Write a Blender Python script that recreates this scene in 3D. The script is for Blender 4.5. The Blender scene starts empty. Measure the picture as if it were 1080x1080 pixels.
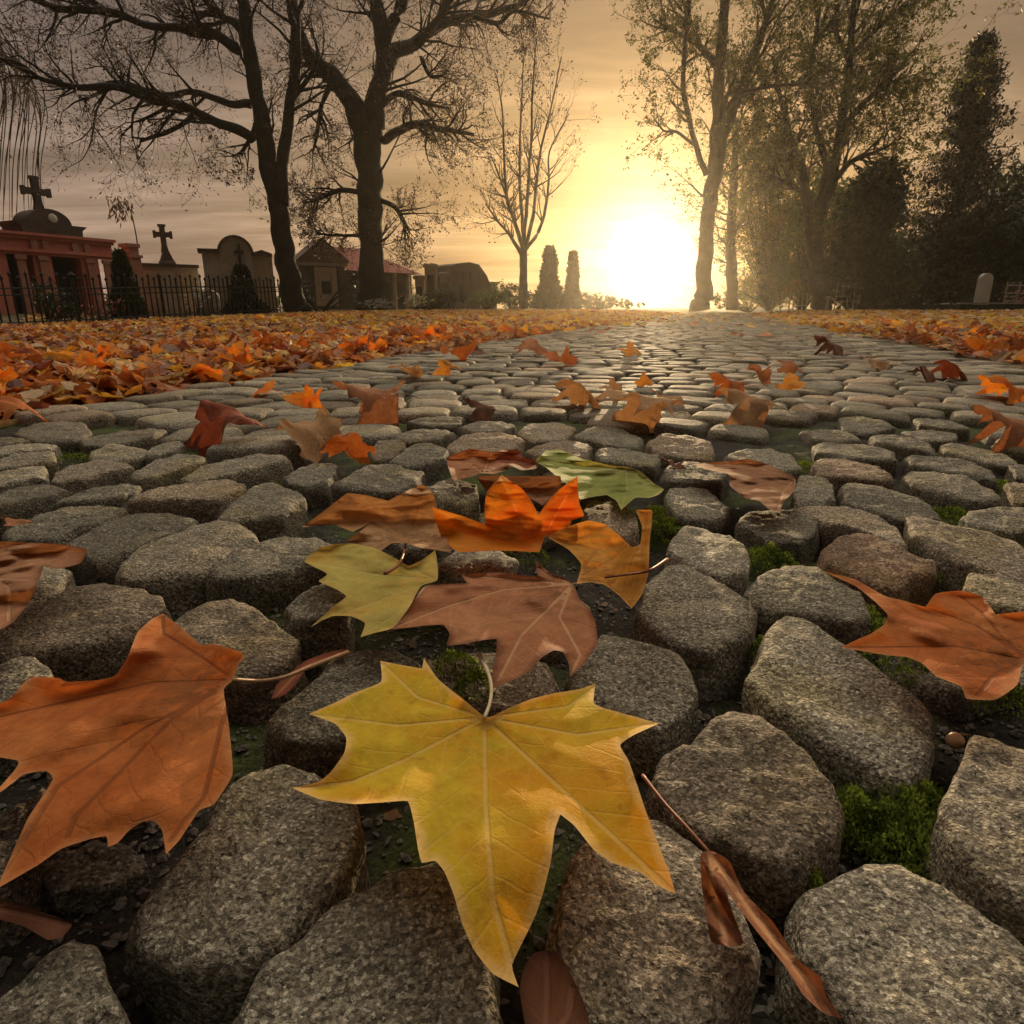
import bpy, math, random
import numpy as np
from mathutils import Vector, Matrix, noise
from mathutils.geometry import delaunay_2d_cdt

random.seed(7)
rng = np.random.default_rng(7)
R = math.radians
scene = bpy.context.scene
COL = scene.collection

# ------------------------------------------------------------------ camera
F, H0 = 700.0, 0.22                       # focal length in photo pixels (1080 wide), eye height
PITCH = math.atan(215.0 / F)
CP, SP = math.cos(PITCH), math.sin(PITCH)
CAM = Vector((0, 0, H0))

def ray(px, py):
    u, v = (px - 540) / F, (540 - py) / F
    return Vector((u, CP + v * SP, -SP + v * CP))

def G(px, py, z=0.0):                     # photo pixel -> point on the level z
    d = ray(px, py)
    t = (z - H0) / d.z
    return CAM + d * t

def P(px, py, Y):                         # photo pixel -> point at ground distance Y
    d = ray(px, py)
    return CAM + d * (Y / d.y)

def to_px(p):
    x, y, z = p[0], p[1], p[2] - H0
    dep = y * CP - z * SP
    if dep <= 0.02:
        return (-9999, 9999)
    return (540 + F * x / dep, 540 - F * (y * SP + z * CP) / dep)

cam_d = bpy.data.cameras.new('camera')
cam_d.sensor_width = 36.0
cam_d.lens = 36.0 * F / 1080.0
cam_d.clip_start, cam_d.clip_end = 0.01, 3000
cam = bpy.data.objects.new('camera', cam_d)
cam.location = CAM
cam.rotation_euler = (math.pi / 2 - PITCH, 0, 0)
COL.objects.link(cam)
scene.camera = cam

# ------------------------------------------------------------------ helpers
def tag(o, label=None, cat=None, group=None, kind=None):
    if label: o['label'] = label
    if cat: o['category'] = cat
    if group: o['group'] = group
    if kind: o['kind'] = kind
    return o

def root(name, label, cat, loc, group=None):
    o = bpy.data.objects.new(name, None)
    o.empty_display_size = 0.1
    o.location = loc
    COL.objects.link(o)
    return tag(o, label, cat, group)

class MB:
    """collects vertices and faces, then links them as one mesh object"""
    def __init__(s):
        s.v, s.f, s.at = [], [], {}
    def add(s, V_, F_, **attrs):
        o = len(s.v)
        s.v.extend([tuple(p) for p in V_])
        s.f.extend([tuple(i + o for i in f) for f in F_])
        for k, a in attrs.items():
            l = s.at.setdefault(k, [])
            l.extend([0.0] * (o - len(l)))
            l.extend([a] * len(V_) if np.isscalar(a) else list(a))
    def box(s, x0, x1, y0, y1, z0, z1, M=None, bev=0.0):
        vs = [(x, y, z) for z in (z0, z1) for y in (y0, y1) for x in (x0, x1)]
        if bev:
            vs = vs[:4] + [(x0 + bev, y0 + bev, z1), (x1 - bev, y0 + bev, z1), (x0 + bev, y1 - bev, z1), (x1 - bev, y1 - bev, z1)]
        if M is not None: vs = [M @ Vector(p) for p in vs]
        s.add(vs, [(0, 2, 3, 1), (4, 5, 7, 6), (0, 1, 5, 4), (2, 6, 7, 3), (0, 4, 6, 2), (1, 3, 7, 5)])
    def prism(s, poly, y0, y1, M=None):           # poly in x,z extruded along y
        n = len(poly)
        vs = [(x, y0, z) for x, z in poly] + [(x, y1, z) for x, z in poly]
        if M is not None: vs = [M @ Vector(p) for p in vs]
        fs = [tuple(range(n)), tuple(range(2 * n - 1, n - 1, -1))]
        fs += [(i, i + n, (i + 1) % n + n, (i + 1) % n) for i in range(n)]
        s.add(vs, fs)
    def tube(s, pts, rad, sides=6, cap=True, knob=0.0, **attrs):
        pts = [Vector(p) for p in pts]
        n = len(pts)
        up = Vector((0.31, 0.17, 0.93))
        vs = []
        for i, p in enumerate(pts):
            t = (pts[min(i + 1, n - 1)] - pts[max(i - 1, 0)])
            if t.length < 1e-9: t = Vector((0, 0, 1))
            t.normalize()
            if abs(t.dot(up)) > 0.97: up = Vector((0.9, -0.3, 0.1))
            a = t.cross(up).normalized(); b = t.cross(a)
            for k in range(sides):
                w = 2 * math.pi * k / sides
                r = rad[i]
                if knob: r *= 1 + knob * noise.noise(p * 2.2 + Vector((math.cos(w), math.sin(w), 0)) * 1.3)
                vs.append(p + (a * math.cos(w) + b * math.sin(w)) * r)
        fs = []
        for i in range(n - 1):
            for k in range(sides):
                k2 = (k + 1) % sides
                fs.append((i * sides + k, i * sides + k2, (i + 1) * sides + k2, (i + 1) * sides + k))
        if cap:
            fs.append(tuple(range(sides - 1, -1, -1)))
            fs.append(tuple((n - 1) * sides + k for k in range(sides)))
        s.add(vs, fs, **attrs)
    def lathe(s, prof, c, sides=16, M=None):
        vs, fs = [], []
        for r, z in prof:
            for k in range(sides):
                w = 2 * math.pi * k / sides
                vs.append((c[0] + r * math.cos(w), c[1] + r * math.sin(w), c[2] + z))
        if M is not None: vs = [M @ Vector(p) for p in vs]
        for i in range(len(prof) - 1):
            for k in range(sides):
                k2 = (k + 1) % sides
                fs.append((i * sides + k, i * sides + k2, (i + 1) * sides + k2, (i + 1) * sides + k))
        fs.append(tuple(range(sides - 1, -1, -1)))
        fs.append(tuple((len(prof) - 1) * sides + k for k in range(sides)))
        s.add(vs, fs)
    def build(s, name, mat, parent=None, loc=None, smooth=False):
        me = bpy.data.meshes.new(name)
        off = Vector((0, 0, 0))
        if parent is not None: off = Vector(parent.location)
        elif loc is not None: off = Vector(loc)
        arr = np.array(s.v, dtype=np.float64).reshape(-1, 3) - np.array(off)
        me.from_pydata(arr.tolist(), [], s.f)
        for k, a in s.at.items():
            a = a + [0.0] * (len(s.v) - len(a))
            me.attributes.new(k, 'FLOAT', 'POINT').data.foreach_set('value', np.array(a, dtype=np.float32))
        if smooth: me.polygons.foreach_set('use_smooth', [True] * len(me.polygons))
        me.materials.append(mat)
        me.update()
        o = bpy.data.objects.new(name, me)
        COL.objects.link(o)
        if parent is not None: o.parent = parent
        elif loc is not None: o.location = loc
        return o

# ------------------------------------------------------------------ materials
class NT:
    def __init__(s, name):
        s.m = bpy.data.materials.new(name); s.m.use_nodes = True
        s.t = s.m.node_tree; s.t.nodes.clear()
    def n(s, typ, **kw):
        nd = s.t.nodes.new(typ)
        for k, v in kw.items():
            if k.startswith('i_'):
                nd.inputs[k[2:].replace('_', ' ')].default_value = v
            else: setattr(nd, k, v)
        return nd
    def l(s, a, b): s.t.links.new(a, b)
    def math(s, op, a, b=None, c=None, clamp=False):
        nd = s.t.nodes.new('ShaderNodeMath'); nd.operation = op; nd.use_clamp = clamp
        for i, x in enumerate((a, b, c)):
            if x is None: continue
            if isinstance(x, (int, float)): nd.inputs[i].default_value = x
            else: s.l(x, nd.inputs[i])
        return nd.outputs[0]
    def mix(s, fac, a, b, typ='MIX'):
        nd = s.t.nodes.new('ShaderNodeMix'); nd.data_type = 'RGBA'; nd.blend_type = typ
        for sock, x in ((nd.inputs[0], fac), (nd.inputs[6], a), (nd.inputs[7], b)):
            if isinstance(x, (int, float)): sock.default_value = x
            elif isinstance(x, (tuple, list)): sock.default_value = (*x[:3], 1)
            else: s.l(x, sock)
        return nd.outputs[2]
    def ramp(s, x, stops, interp='LINEAR'):
        nd = s.t.nodes.new('ShaderNodeValToRGB'); nd.color_ramp.interpolation = interp
        e = nd.color_ramp.elements
        while len(e) < len(stops): e.new(0.5)
        for i, (p, c) in enumerate(stops):
            e[i].position = p
            e[i].color = (c, c, c, 1) if isinstance(c, (int, float)) else (*c, 1)
        s.l(x, nd.inputs[0]); return nd.outputs[0]
    def noise(s, vec, scale, detail=4, rough=0.55, dist=0.0):
        nd = s.n('ShaderNodeTexNoise'); nd.inputs['Scale'].default_value = scale
        nd.inputs['Detail'].default_value = detail; nd.inputs['Roughness'].default_value = rough
        nd.inputs['Distortion'].default_value = dist
        if vec is not None: s.l(vec, nd.inputs['Vector'])
        return nd.outputs['Fac']
    def attr(s, name):
        return s.n('ShaderNodeAttribute', attribute_name=name).outputs['Fac']
    def pos(s): return s.n('ShaderNodeNewGeometry').outputs['Position']
    def obj(s): return s.n('ShaderNodeTexCoord').outputs['Object']
    def bump(s, h, strength, dist, nrm=None):
        nd = s.n('ShaderNodeBump'); nd.inputs['Strength'].default_value = strength; nd.inputs['Distance'].default_value = dist
        s.l(h, nd.inputs['Height'])
        if nrm is not None: s.l(nrm, nd.inputs['Normal'])
        return nd.outputs[0]
    def out(s, col, rough=0.8, normal=None, trans=0.0, transcol=None, spec=0.3):
        b = s.n('ShaderNodeBsdfPrincipled')
        for sock, x in ((b.inputs['Base Color'], col), (b.inputs['Roughness'], rough)):
            if isinstance(x, (int, float)): sock.default_value = x
            elif isinstance(x, (tuple, list)): sock.default_value = (*x[:3], 1)
            else: s.l(x, sock)
        b.inputs['Specular IOR Level'].default_value = spec
        if normal is not None: s.l(normal, b.inputs['Normal'])
        sh = b.outputs[0]
        if trans:
            tr = s.n('ShaderNodeBsdfTranslucent')
            tc = col if transcol is None else transcol
            if isinstance(tc, (tuple, list)): tr.inputs['Color'].default_value = (*tc[:3], 1)
            else: s.l(tc, tr.inputs['Color'])
            mx = s.n('ShaderNodeMixShader'); mx.inputs[0].default_value = trans
            s.l(sh, mx.inputs[1]); s.l(tr.outputs[0], mx.inputs[2]); sh = mx.outputs[0]
        o = s.n('ShaderNodeOutputMaterial'); s.l(sh, o.inputs['Surface'])
        return s.m

def rough_mat(name, c1, c2, scale=6, rough=0.85, bs=0.5, bd=0.01, bscale=None, spec=0.25, world=True):
    t = NT(name); p = t.pos() if world else t.obj()
    a = t.noise(p, scale, 6, 0.6)
    b = t.noise(p, (bscale or scale * 6), 5, 0.6)
    f = t.ramp(a, [(0.3, 0.0), (0.7, 1.0)])
    col = t.mix(f, c1, c2)
    col = t.mix(0.35, col, t.ramp(b, [(0.25, 0.35), (0.75, 1.5)]), 'MULTIPLY')
    return t.out(col, rough, t.bump(b, bs, bd), spec=spec)

def stone_mat():
    t = NT('granite_sett'); p = t.pos()
    tint = t.attr('tint'); hue = t.attr('hue')
    g1 = t.noise(p, 330, 3, 0.6)
    g2 = t.noise(p, 900, 2, 0.5)
    g3 = t.noise(p, 40, 5, 0.6)
    big = t.noise(p, 9, 4, 0.6)
    base = t.ramp(g1, [(0.30, (0.085, 0.078, 0.066)), (0.46, (0.205, 0.185, 0.15)), (0.60, (0.33, 0.295, 0.235)), (0.78, (0.56, 0.51, 0.42))])
    cr = t.n('ShaderNodeTexVoronoi'); cr.inputs['Scale'].default_value = 660; t.l(p, cr.inputs['Vector'])
    cs = t.n('ShaderNodeSeparateColor'); t.l(cr.outputs['Color'], cs.inputs[0])
    base = t.mix(0.58, base, t.ramp(cs.outputs[0], [(0.0, (0.035, 0.032, 0.028)), (0.25, (0.10, 0.09, 0.075)), (0.6, (0.27, 0.245, 0.205)), (0.86, (0.42, 0.39, 0.33)), (0.97, (0.72, 0.68, 0.60))]))
    base = t.mix(0.55, base, t.ramp(g2, [(0.3, 0.35), (0.5, 0.95), (0.72, 1.75)]), 'MULTIPLY')
    base = t.mix(0.8, base, t.ramp(g3, [(0.25, 0.5), (0.5, 1.0), (0.75, 1.25)]), 'MULTIPLY')
    # per-stone tint: darker / paler, and reddish or ochre stones
    base = t.mix(1.0, base, t.ramp(tint, [(0.0, 0.52), (1.0, 1.32)]), 'MULTIPLY')
    base = t.mix(t.math('MULTIPLY', hue, 0.75), base, t.mix(1.0, base, (1.35, 0.86, 0.66), 'MULTIPLY'))
    base = t.mix(1.0, base, (0.86, 0.83, 0.75), 'MULTIPLY')
    # lichen and ochre staining patches
    st = t.ramp(big, [(0.50, 0.0), (0.66, 0.55)])
    base = t.mix(st, base, t.mix(1.0, base, (1.12, 1.02, 0.62), 'MULTIPLY'))
    vor = t.n('ShaderNodeTexVoronoi'); vor.inputs['Scale'].default_value = 260; t.l(p, vor.inputs['Vector'])
    pits = t.ramp(vor.outputs['Distance'], [(0.0, 0.0), (0.35, 1.0)])
    h = t.math('ADD', t.math('MULTIPLY', g1, 0.8), t.math('MULTIPLY', t.noise(p, 120, 5, 0.65), 1.6))
    h = t.math('ADD', h, t.math('MULTIPLY', pits, 0.3))
    nrm = t.bump(h, 1.0, 0.0034)
    return t.out(base, t.ramp(g1, [(0.3, 0.62), (0.7, 0.88)]), nrm, spec=0.13)

def leaf_mat(name, c1, c2, vein, edge, spot=(0.12, 0.05, 0.02), spots=0.35, trans=0.3, sp=0.017, rough=0.72, blush=None, vamt=0.7):
    t = NT(name); o = t.obj()
    s_, t_, e_ = t.attr('vs'), t.attr('vt'), t.attr('ve')
    a = t.noise(o, 22, 5, 0.6, 0.6)
    f = t.ramp(a, [(0.32, 0.0), (0.68, 1.0)])
    col = t.mix(f, c1, c2)
    col = t.mix(0.5, col, t.ramp(t.noise(o, 130, 4, 0.65), [(0.25, 0.6), (0.75, 1.35)]), 'MULTIPLY')
    if blush:
        b = t.ramp(t.noise(o, 14, 3, 0.5), [(0.45, 0.0), (0.62, 0.9)])
        col = t.mix(b, col, blush)
    # rusty blotches round the leaf base
    bl = t.math('MULTIPLY', t.ramp(t.math('MULTIPLY', s_, 10.0), [(0.0, 1.0), (0.62, 0.0)]), t.ramp(t.noise(o, 75, 5, 0.7, 0.8), [(0.43, 0.0), (0.55, 0.85)]))
    col = t.mix(bl, col, blush or spot)
    # net of fine veins
    vor = t.n('ShaderNodeTexVoronoi'); vor.feature = 'DISTANCE_TO_EDGE'; vor.inputs['Scale'].default_value = 260; t.l(o, vor.inputs['Vector'])
    net = t.ramp(vor.outputs['Distance'], [(0.0, 1.0), (0.12, 0.0)])
    # side veins leave the main ones at about 45 degrees
    wob = t.math('MULTIPLY', t.noise(o, 60, 2, 0.5), 0.006)
    q = t.math('DIVIDE', t.math('ADD', t.math('SUBTRACT', s_, t.math('MULTIPLY', t_, 0.95)), wob), sp)
    fr = t.math('ABSOLUTE', t.math('SUBTRACT', t.math('FRACT', q), 0.5))
    sec = t.ramp(fr, [(0.0, 1.0), (0.075, 0.0)])
    main = t.ramp(t.math('MULTIPLY', t_, 500.0), [(0.30, 1.0), (0.75, 0.0)])
    vm = t.math('MAXIMUM', main, t.math('MULTIPLY', sec, 0.38))
    col = t.mix(t.math('MULTIPLY', net, 0.13), col, vein)
    col = t.mix(t.math('MULTIPLY', vm, vamt), col, vein)
    # dry rim and rusty spots
    er = t.ramp(t.math('ADD', t.math('MULTIPLY', e_, 110.0), t.math('MULTIPLY', t.math('SUBTRACT', t.noise(o, 70, 3), 0.5), 0.9)), [(0.0, 1.0), (0.42, 0.0)])
    col = t.mix(t.math('MULTIPLY', er, 0.8), col, edge)
    v2 = t.ramp(t.noise(o, 60, 5, 0.75), [(0.55, 0.0), (0.68, 1.0)])
    col = t.mix(t.math('MULTIPLY', v2, spots), col, spot)
    h = t.math('ADD', t.math('MULTIPLY', vm, -0.4), t.math('MULTIPLY', t.noise(o, 90, 4, 0.6), 0.8))
    h = t.math('ADD', h, t.math('MULTIPLY', net, -0.06))
    nrm = t.bump(h, 0.6, 0.0018)
    tc = t.mix(1.0, col, (1.35, 1.05, 0.75), 'MULTIPLY')
    return t.out(col, rough, nrm, trans, tc, spec=0.08)

def simple_leaf_mat(name, cols, trans=0.3, rough=0.5):
    """many small leaves in one mesh: colour from the per-leaf value 'rnd'"""
    t = NT(name)
    r = t.attr('rnd')
    n = len(cols)
    col = t.ramp(r, [((i + 0.5) / n, c) for i, c in enumerate(cols)])
    col = t.mix(0.6, col, t.ramp(t.noise(t.pos(), 60, 3, 0.6), [(0.25, 0.55), (0.75, 1.4)]), 'MULTIPLY')
    return t.out(col, rough, None, trans, None, spec=0.3)

M_STONE = stone_mat()
def bed_mat():
    t = NT('joint_soil'); p = t.pos()
    a = t.noise(p, 60, 6, 0.6); b = t.noise(p, 300, 5, 0.65)
    col = t.mix(t.ramp(a, [(0.3, 0.0), (0.7, 1.0)]), (0.016, 0.0135, 0.010), (0.050, 0.042, 0.031))
    g = t.ramp(t.noise(p, 7, 4, 0.6), [(0.47, 0.0), (0.60, 1.0)])
    col = t.mix(t.math('MULTIPLY', g, 0.85), col, t.mix(a, (0.03, 0.045, 0.008), (0.085, 0.11, 0.02)))
    col = t.mix(0.8, col, t.ramp(b, [(0.3, 0.3), (0.5, 0.9), (0.72, 2.0)]), 'MULTIPLY')
    return t.out(col, 0.9, t.bump(b, 1.0, 0.004), spec=0.2)
M_BED = bed_mat()
M_GRAVEL = rough_mat('joint_gravel', (0.04, 0.036, 0.03), (0.19, 0.17, 0.14), 90, 0.75, 0.4, 0.001, 500)
M_GROUND = rough_mat('leafy_soil', (0.06, 0.05, 0.022), (0.11, 0.075, 0.028), 3, 0.95, 1.0, 0.02, 40)
M_MOSS = simple_leaf_mat('moss', [(0.045, 0.060, 0.012), (0.09, 0.125, 0.018), (0.21, 0.27, 0.035), (0.36, 0.42, 0.06)], 0.4, 0.8)
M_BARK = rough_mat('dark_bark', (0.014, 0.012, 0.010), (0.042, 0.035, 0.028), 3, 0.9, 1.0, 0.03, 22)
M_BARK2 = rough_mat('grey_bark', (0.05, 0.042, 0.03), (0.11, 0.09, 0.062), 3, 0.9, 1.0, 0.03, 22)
M_RED = rough_mat('red_sandstone', (0.42, 0.12, 0.085), (0.55, 0.20, 0.145), 1.2, 0.85, 0.5, 0.02, 14)
M_REDL = rough_mat('pale_red_sandstone', (0.30, 0.13, 0.09), (0.40, 0.20, 0.14), 1.2, 0.85, 0.5, 0.02, 14)
M_DKSTONE = rough_mat('weathered_dark_stone', (0.045, 0.032, 0.026), (0.11, 0.075, 0.058), 1.5, 0.85, 0.6, 0.02, 18)
M_GREY = rough_mat('weathered_grey_stone', (0.26, 0.22, 0.18), (0.46, 0.40, 0.32), 1.0, 0.85, 0.6, 0.02, 12)
M_TAN = rough_mat('tan_plaster', (0.30, 0.22, 0.14), (0.46, 0.36, 0.24), 0.9, 0.85, 0.5, 0.02, 14)
M_SLATE = rough_mat('roof_tile', (0.07, 0.04, 0.028), (0.13, 0.075, 0.05), 2, 0.8, 0.8, 0.03, 16)
M_REDROOF = rough_mat('red_roof_tile', (0.20, 0.045, 0.03), (0.30, 0.085, 0.05), 2, 0.8, 0.8, 0.03, 16)
M_BLACK = rough_mat('dark_opening', (0.008, 0.008, 0.009), (0.018, 0.017, 0.016), 2, 0.6, 0.2, 0.01)
M_IRON = rough_mat('black_iron', (0.012, 0.011, 0.010), (0.03, 0.026, 0.022), 4, 0.6, 0.2, 0.005)
M_WHITE = rough_mat('pale_marble', (0.50, 0.47, 0.40), (0.66, 0.62, 0.54), 2, 0.6, 0.2, 0.005)
M_RAIL = rough_mat('pale_weathered_rail', (0.42, 0.36, 0.24), (0.55, 0.48, 0.34), 3, 0.7, 0.3, 0.005)

# ------------------------------------------------------------------ terrain
AXIS = math.atan2(760 - 540, F * CP + 215 * SP)          # the path runs off to the right of the view
CA, SA = math.cos(AXIS), math.sin(AXIS)
QL, QR = -1.46, 1.10                                     # path edges either side of its axis

def to_qr(x, y): return x * CA - y * SA, x * SA + y * CA
def from_qr(q, r): return q * CA + r * SA, -q * SA + r * CA
def sst(a, b, x):
    t = min(1, max(0, (x - a) / (b - a))); return t * t * (3 - 2 * t)

def ground_z(x, y):
    q, r = to_qr(x, y)
    z = 0.14 * sst(4, 20, y)
    z -= 0.33 * math.exp(-((x + 11) / 4.0) ** 2) * sst(5, 13, y)
    out = max(QL - q, q - QR)
    edge = sst(-0.10, 0.14, out)
    z = z * sst(-0.5, 2.5, out) + (1 - edge) * (-0.075) + edge * -0.01
    if out > 0.05: z += 0.018 * noise.noise(Vector((x * 1.3, y * 1.3, 0)))
    return z

def rise(y): return 0.0

def ground_point(px, Y, dz=0.0):
    x = P(px, 325, Y).x
    return Vector((x, Y, ground_z(x, Y) + dz))

def build_ground():
    qs = sorted(set([-900, -400, -180, -90, -50] + [round(-32 + i * 1.0, 3) for i in range(28)] + [round(QL - 2.5 + 0.05 * i, 3) for i in range(56)]
                    + [round(QL + 0.3 + 0.3 * i, 3) for i in range(8)] + [round(QR - 0.25 + 0.05 * i, 3) for i in range(56)]
                    + [4 + i for i in range(28)] + [50, 90, 180, 400, 900]))
    rs = [-60, -20, -8, -4, -2, -1] + [round(-0.5 + 0.12 * i, 3) for i in range(90)] + [10.5 + 0.6 * i for i in range(50)] + [45, 60, 90, 140, 260, 500, 1000, 1600]
    mb = MB(); vs = []
    for r in rs:
        for q in qs:
            x, y = from_qr(q, r)
            vs.append((x, y, ground_z(x, y)))
    w = len(qs)
    fs = [(j * w + i, j * w + i + 1, (j + 1) * w + i + 1, (j + 1) * w + i) for j in range(len(rs) - 1) for i in range(w - 1)]
    mb.add(vs, fs)
    tag(mb.build('ground', M_GROUND, smooth=True), kind='structure')
build_ground()

# ------------------------------------------------------------------ cobbled path
def catmull(pts, n_out, closed=True):
    pts = [Vector(p) for p in pts]; n = len(pts); dense = []
    for i in range(n):
        p0, p1, p2, p3 = pts[i - 1], pts[i], pts[(i + 1) % n], pts[(i + 2) % n]
        for k in range(12):
            t = k / 12
            cr_ = 0.5 * ((2 * p1) + (p2 - p0) * t + (2 * p0 - 5 * p1 + 4 * p2 - p3) * t * t + (3 * p1 - p0 - 3 * p2 + p3) * t ** 3)
            dense.append(cr_.lerp(p1.lerp(p2, t), 0.86))
    d = np.array([tuple(p) for p in dense] + [tuple(dense[0])])
    s = np.concatenate([[0], np.cumsum(np.linalg.norm(np.diff(d, axis=0), axis=1))])
    u = np.linspace(0, s[-1], n_out, endpoint=False)
    return np.stack([np.interp(u, s, d[:, k]) for k in range(d.shape[1])], axis=1)

def inside(poly, x, y):
    c = np.zeros(x.shape, bool); j = len(poly) - 1
    for i in range(len(poly)):
        xi, yi = poly[i]; xj, yj = poly[j]
        with np.errstate(divide='ignore', invalid='ignore'):
            c ^= ((yi > y) != (yj > y)) & (x < (xj - xi) * (y - yi) / (yj - yi + 1e-15) + xi)
        j = i
    return c

def stone_mesh(mb, outline, ztop, n=40, detail=2, tint=0.5, hue=0.0, grow=1.0):
    """one sett: worn domed top, rounded shoulders, rough sides down into the joint"""
    o = catmull(outline, n)[:, :2]
    c = o.mean(axis=0)
    size = math.sqrt(abs(0.5 * np.sum(o[:, 0] * np.roll(o[:, 1], -1) - np.roll(o[:, 0], -1) * o[:, 1])))
    if np.sum(o[:, 0] * np.roll(o[:, 1], -1) - np.roll(o[:, 0], -1) * o[:, 1]) < 0: o = o[::-1]
    tx, ty = random.uniform(-.045, .045), random.uniform(-.045, .045)
    seed = Vector((random.uniform(0, 50), random.uniform(0, 50), 0))
    if detail >= 2:
        prof = [(0.12, 0), (0.25, 0), (0.38, 0), (0.50, 0), (0.60, .0), (0.69, .0), (0.77, .0), (0.85, .0002), (0.91, .0008), (0.952, .0022), (0.978, .0048), (0.994, .0095), (1.0, .0165), (1.004, .026), (1.008, .038), (1.012, .053), (1.015, .072)]
        amp = 1.0
    elif detail == 1:
        prof = [(0.35, 0), (0.7, 0), (0.88, .0015), (0.955, .005), (1.0, .014), (1.03, .033), (1.05, .07)]; amp = 0.6
    else:
        prof = [(0.6, 0), (0.90, .002), (1.0, .013), (1.05, .07)]; amp = 0.45
    vs = [(c[0], c[1], 0.0)]
    for sc, dz in prof:
        for k in range(n):
            x, y = c + (o[k] - c) * sc * grow
            vs.append((x, y, -dz))
    out = []
    for x, y, z in vs:
        p = Vector((x, y, z * 1.4)) + seed
        side = min(1.0, -z / 0.03)
        dome = 0.0014 * (1 - (math.hypot(x - c[0], y - c[1]) / (0.62 * size + 1e-6)) ** 2)
        lo = noise.noise(p * 13) * 0.0022 + noise.noise(p * 38 + seed) * 0.0020 - 0.004 * max(0, noise.noise(p * 24 + seed * 2) - .25)
        hi = (noise.noise(p * 52) * 0.0013 + noise.noise(p * 95) * 0.0019 + noise.noise(p * 180) * 0.0013) if detail >= 2 else 0
        w = 1 - 0.6 * side
        zz = z + dome * (1 - side) + (lo + hi) * amp * w + tx * (x - c[0]) + ty * (y - c[1])
        m = Vector((x - c[0], y - c[1], 0)); L = m.length
        if L > 1e-5:
            m /= L
            rr = (noise.noise(p * 22 + Vector((9, 3, 1))) * 0.0045 + (noise.noise(p * 70) * 0.0026 if detail >= 2 else 0)) * amp * min(1, L / (0.4 * size))
            x += m.x * rr; y += m.y * rr
        out.append((x, y, ztop + zz))
    fs = [(0, 1 + k, 1 + (k + 1) % n) for k in range(n)]
    for i in range(len(prof) - 1):
        a, b = 1 + i * n, 1 + (i + 1) * n
        fs += [(a + k, b + k, b + (k + 1) % n, a + (k + 1) % n) for k in range(n)]
    mb.add(out, fs, tint=tint, hue=hue)
    return c

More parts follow.
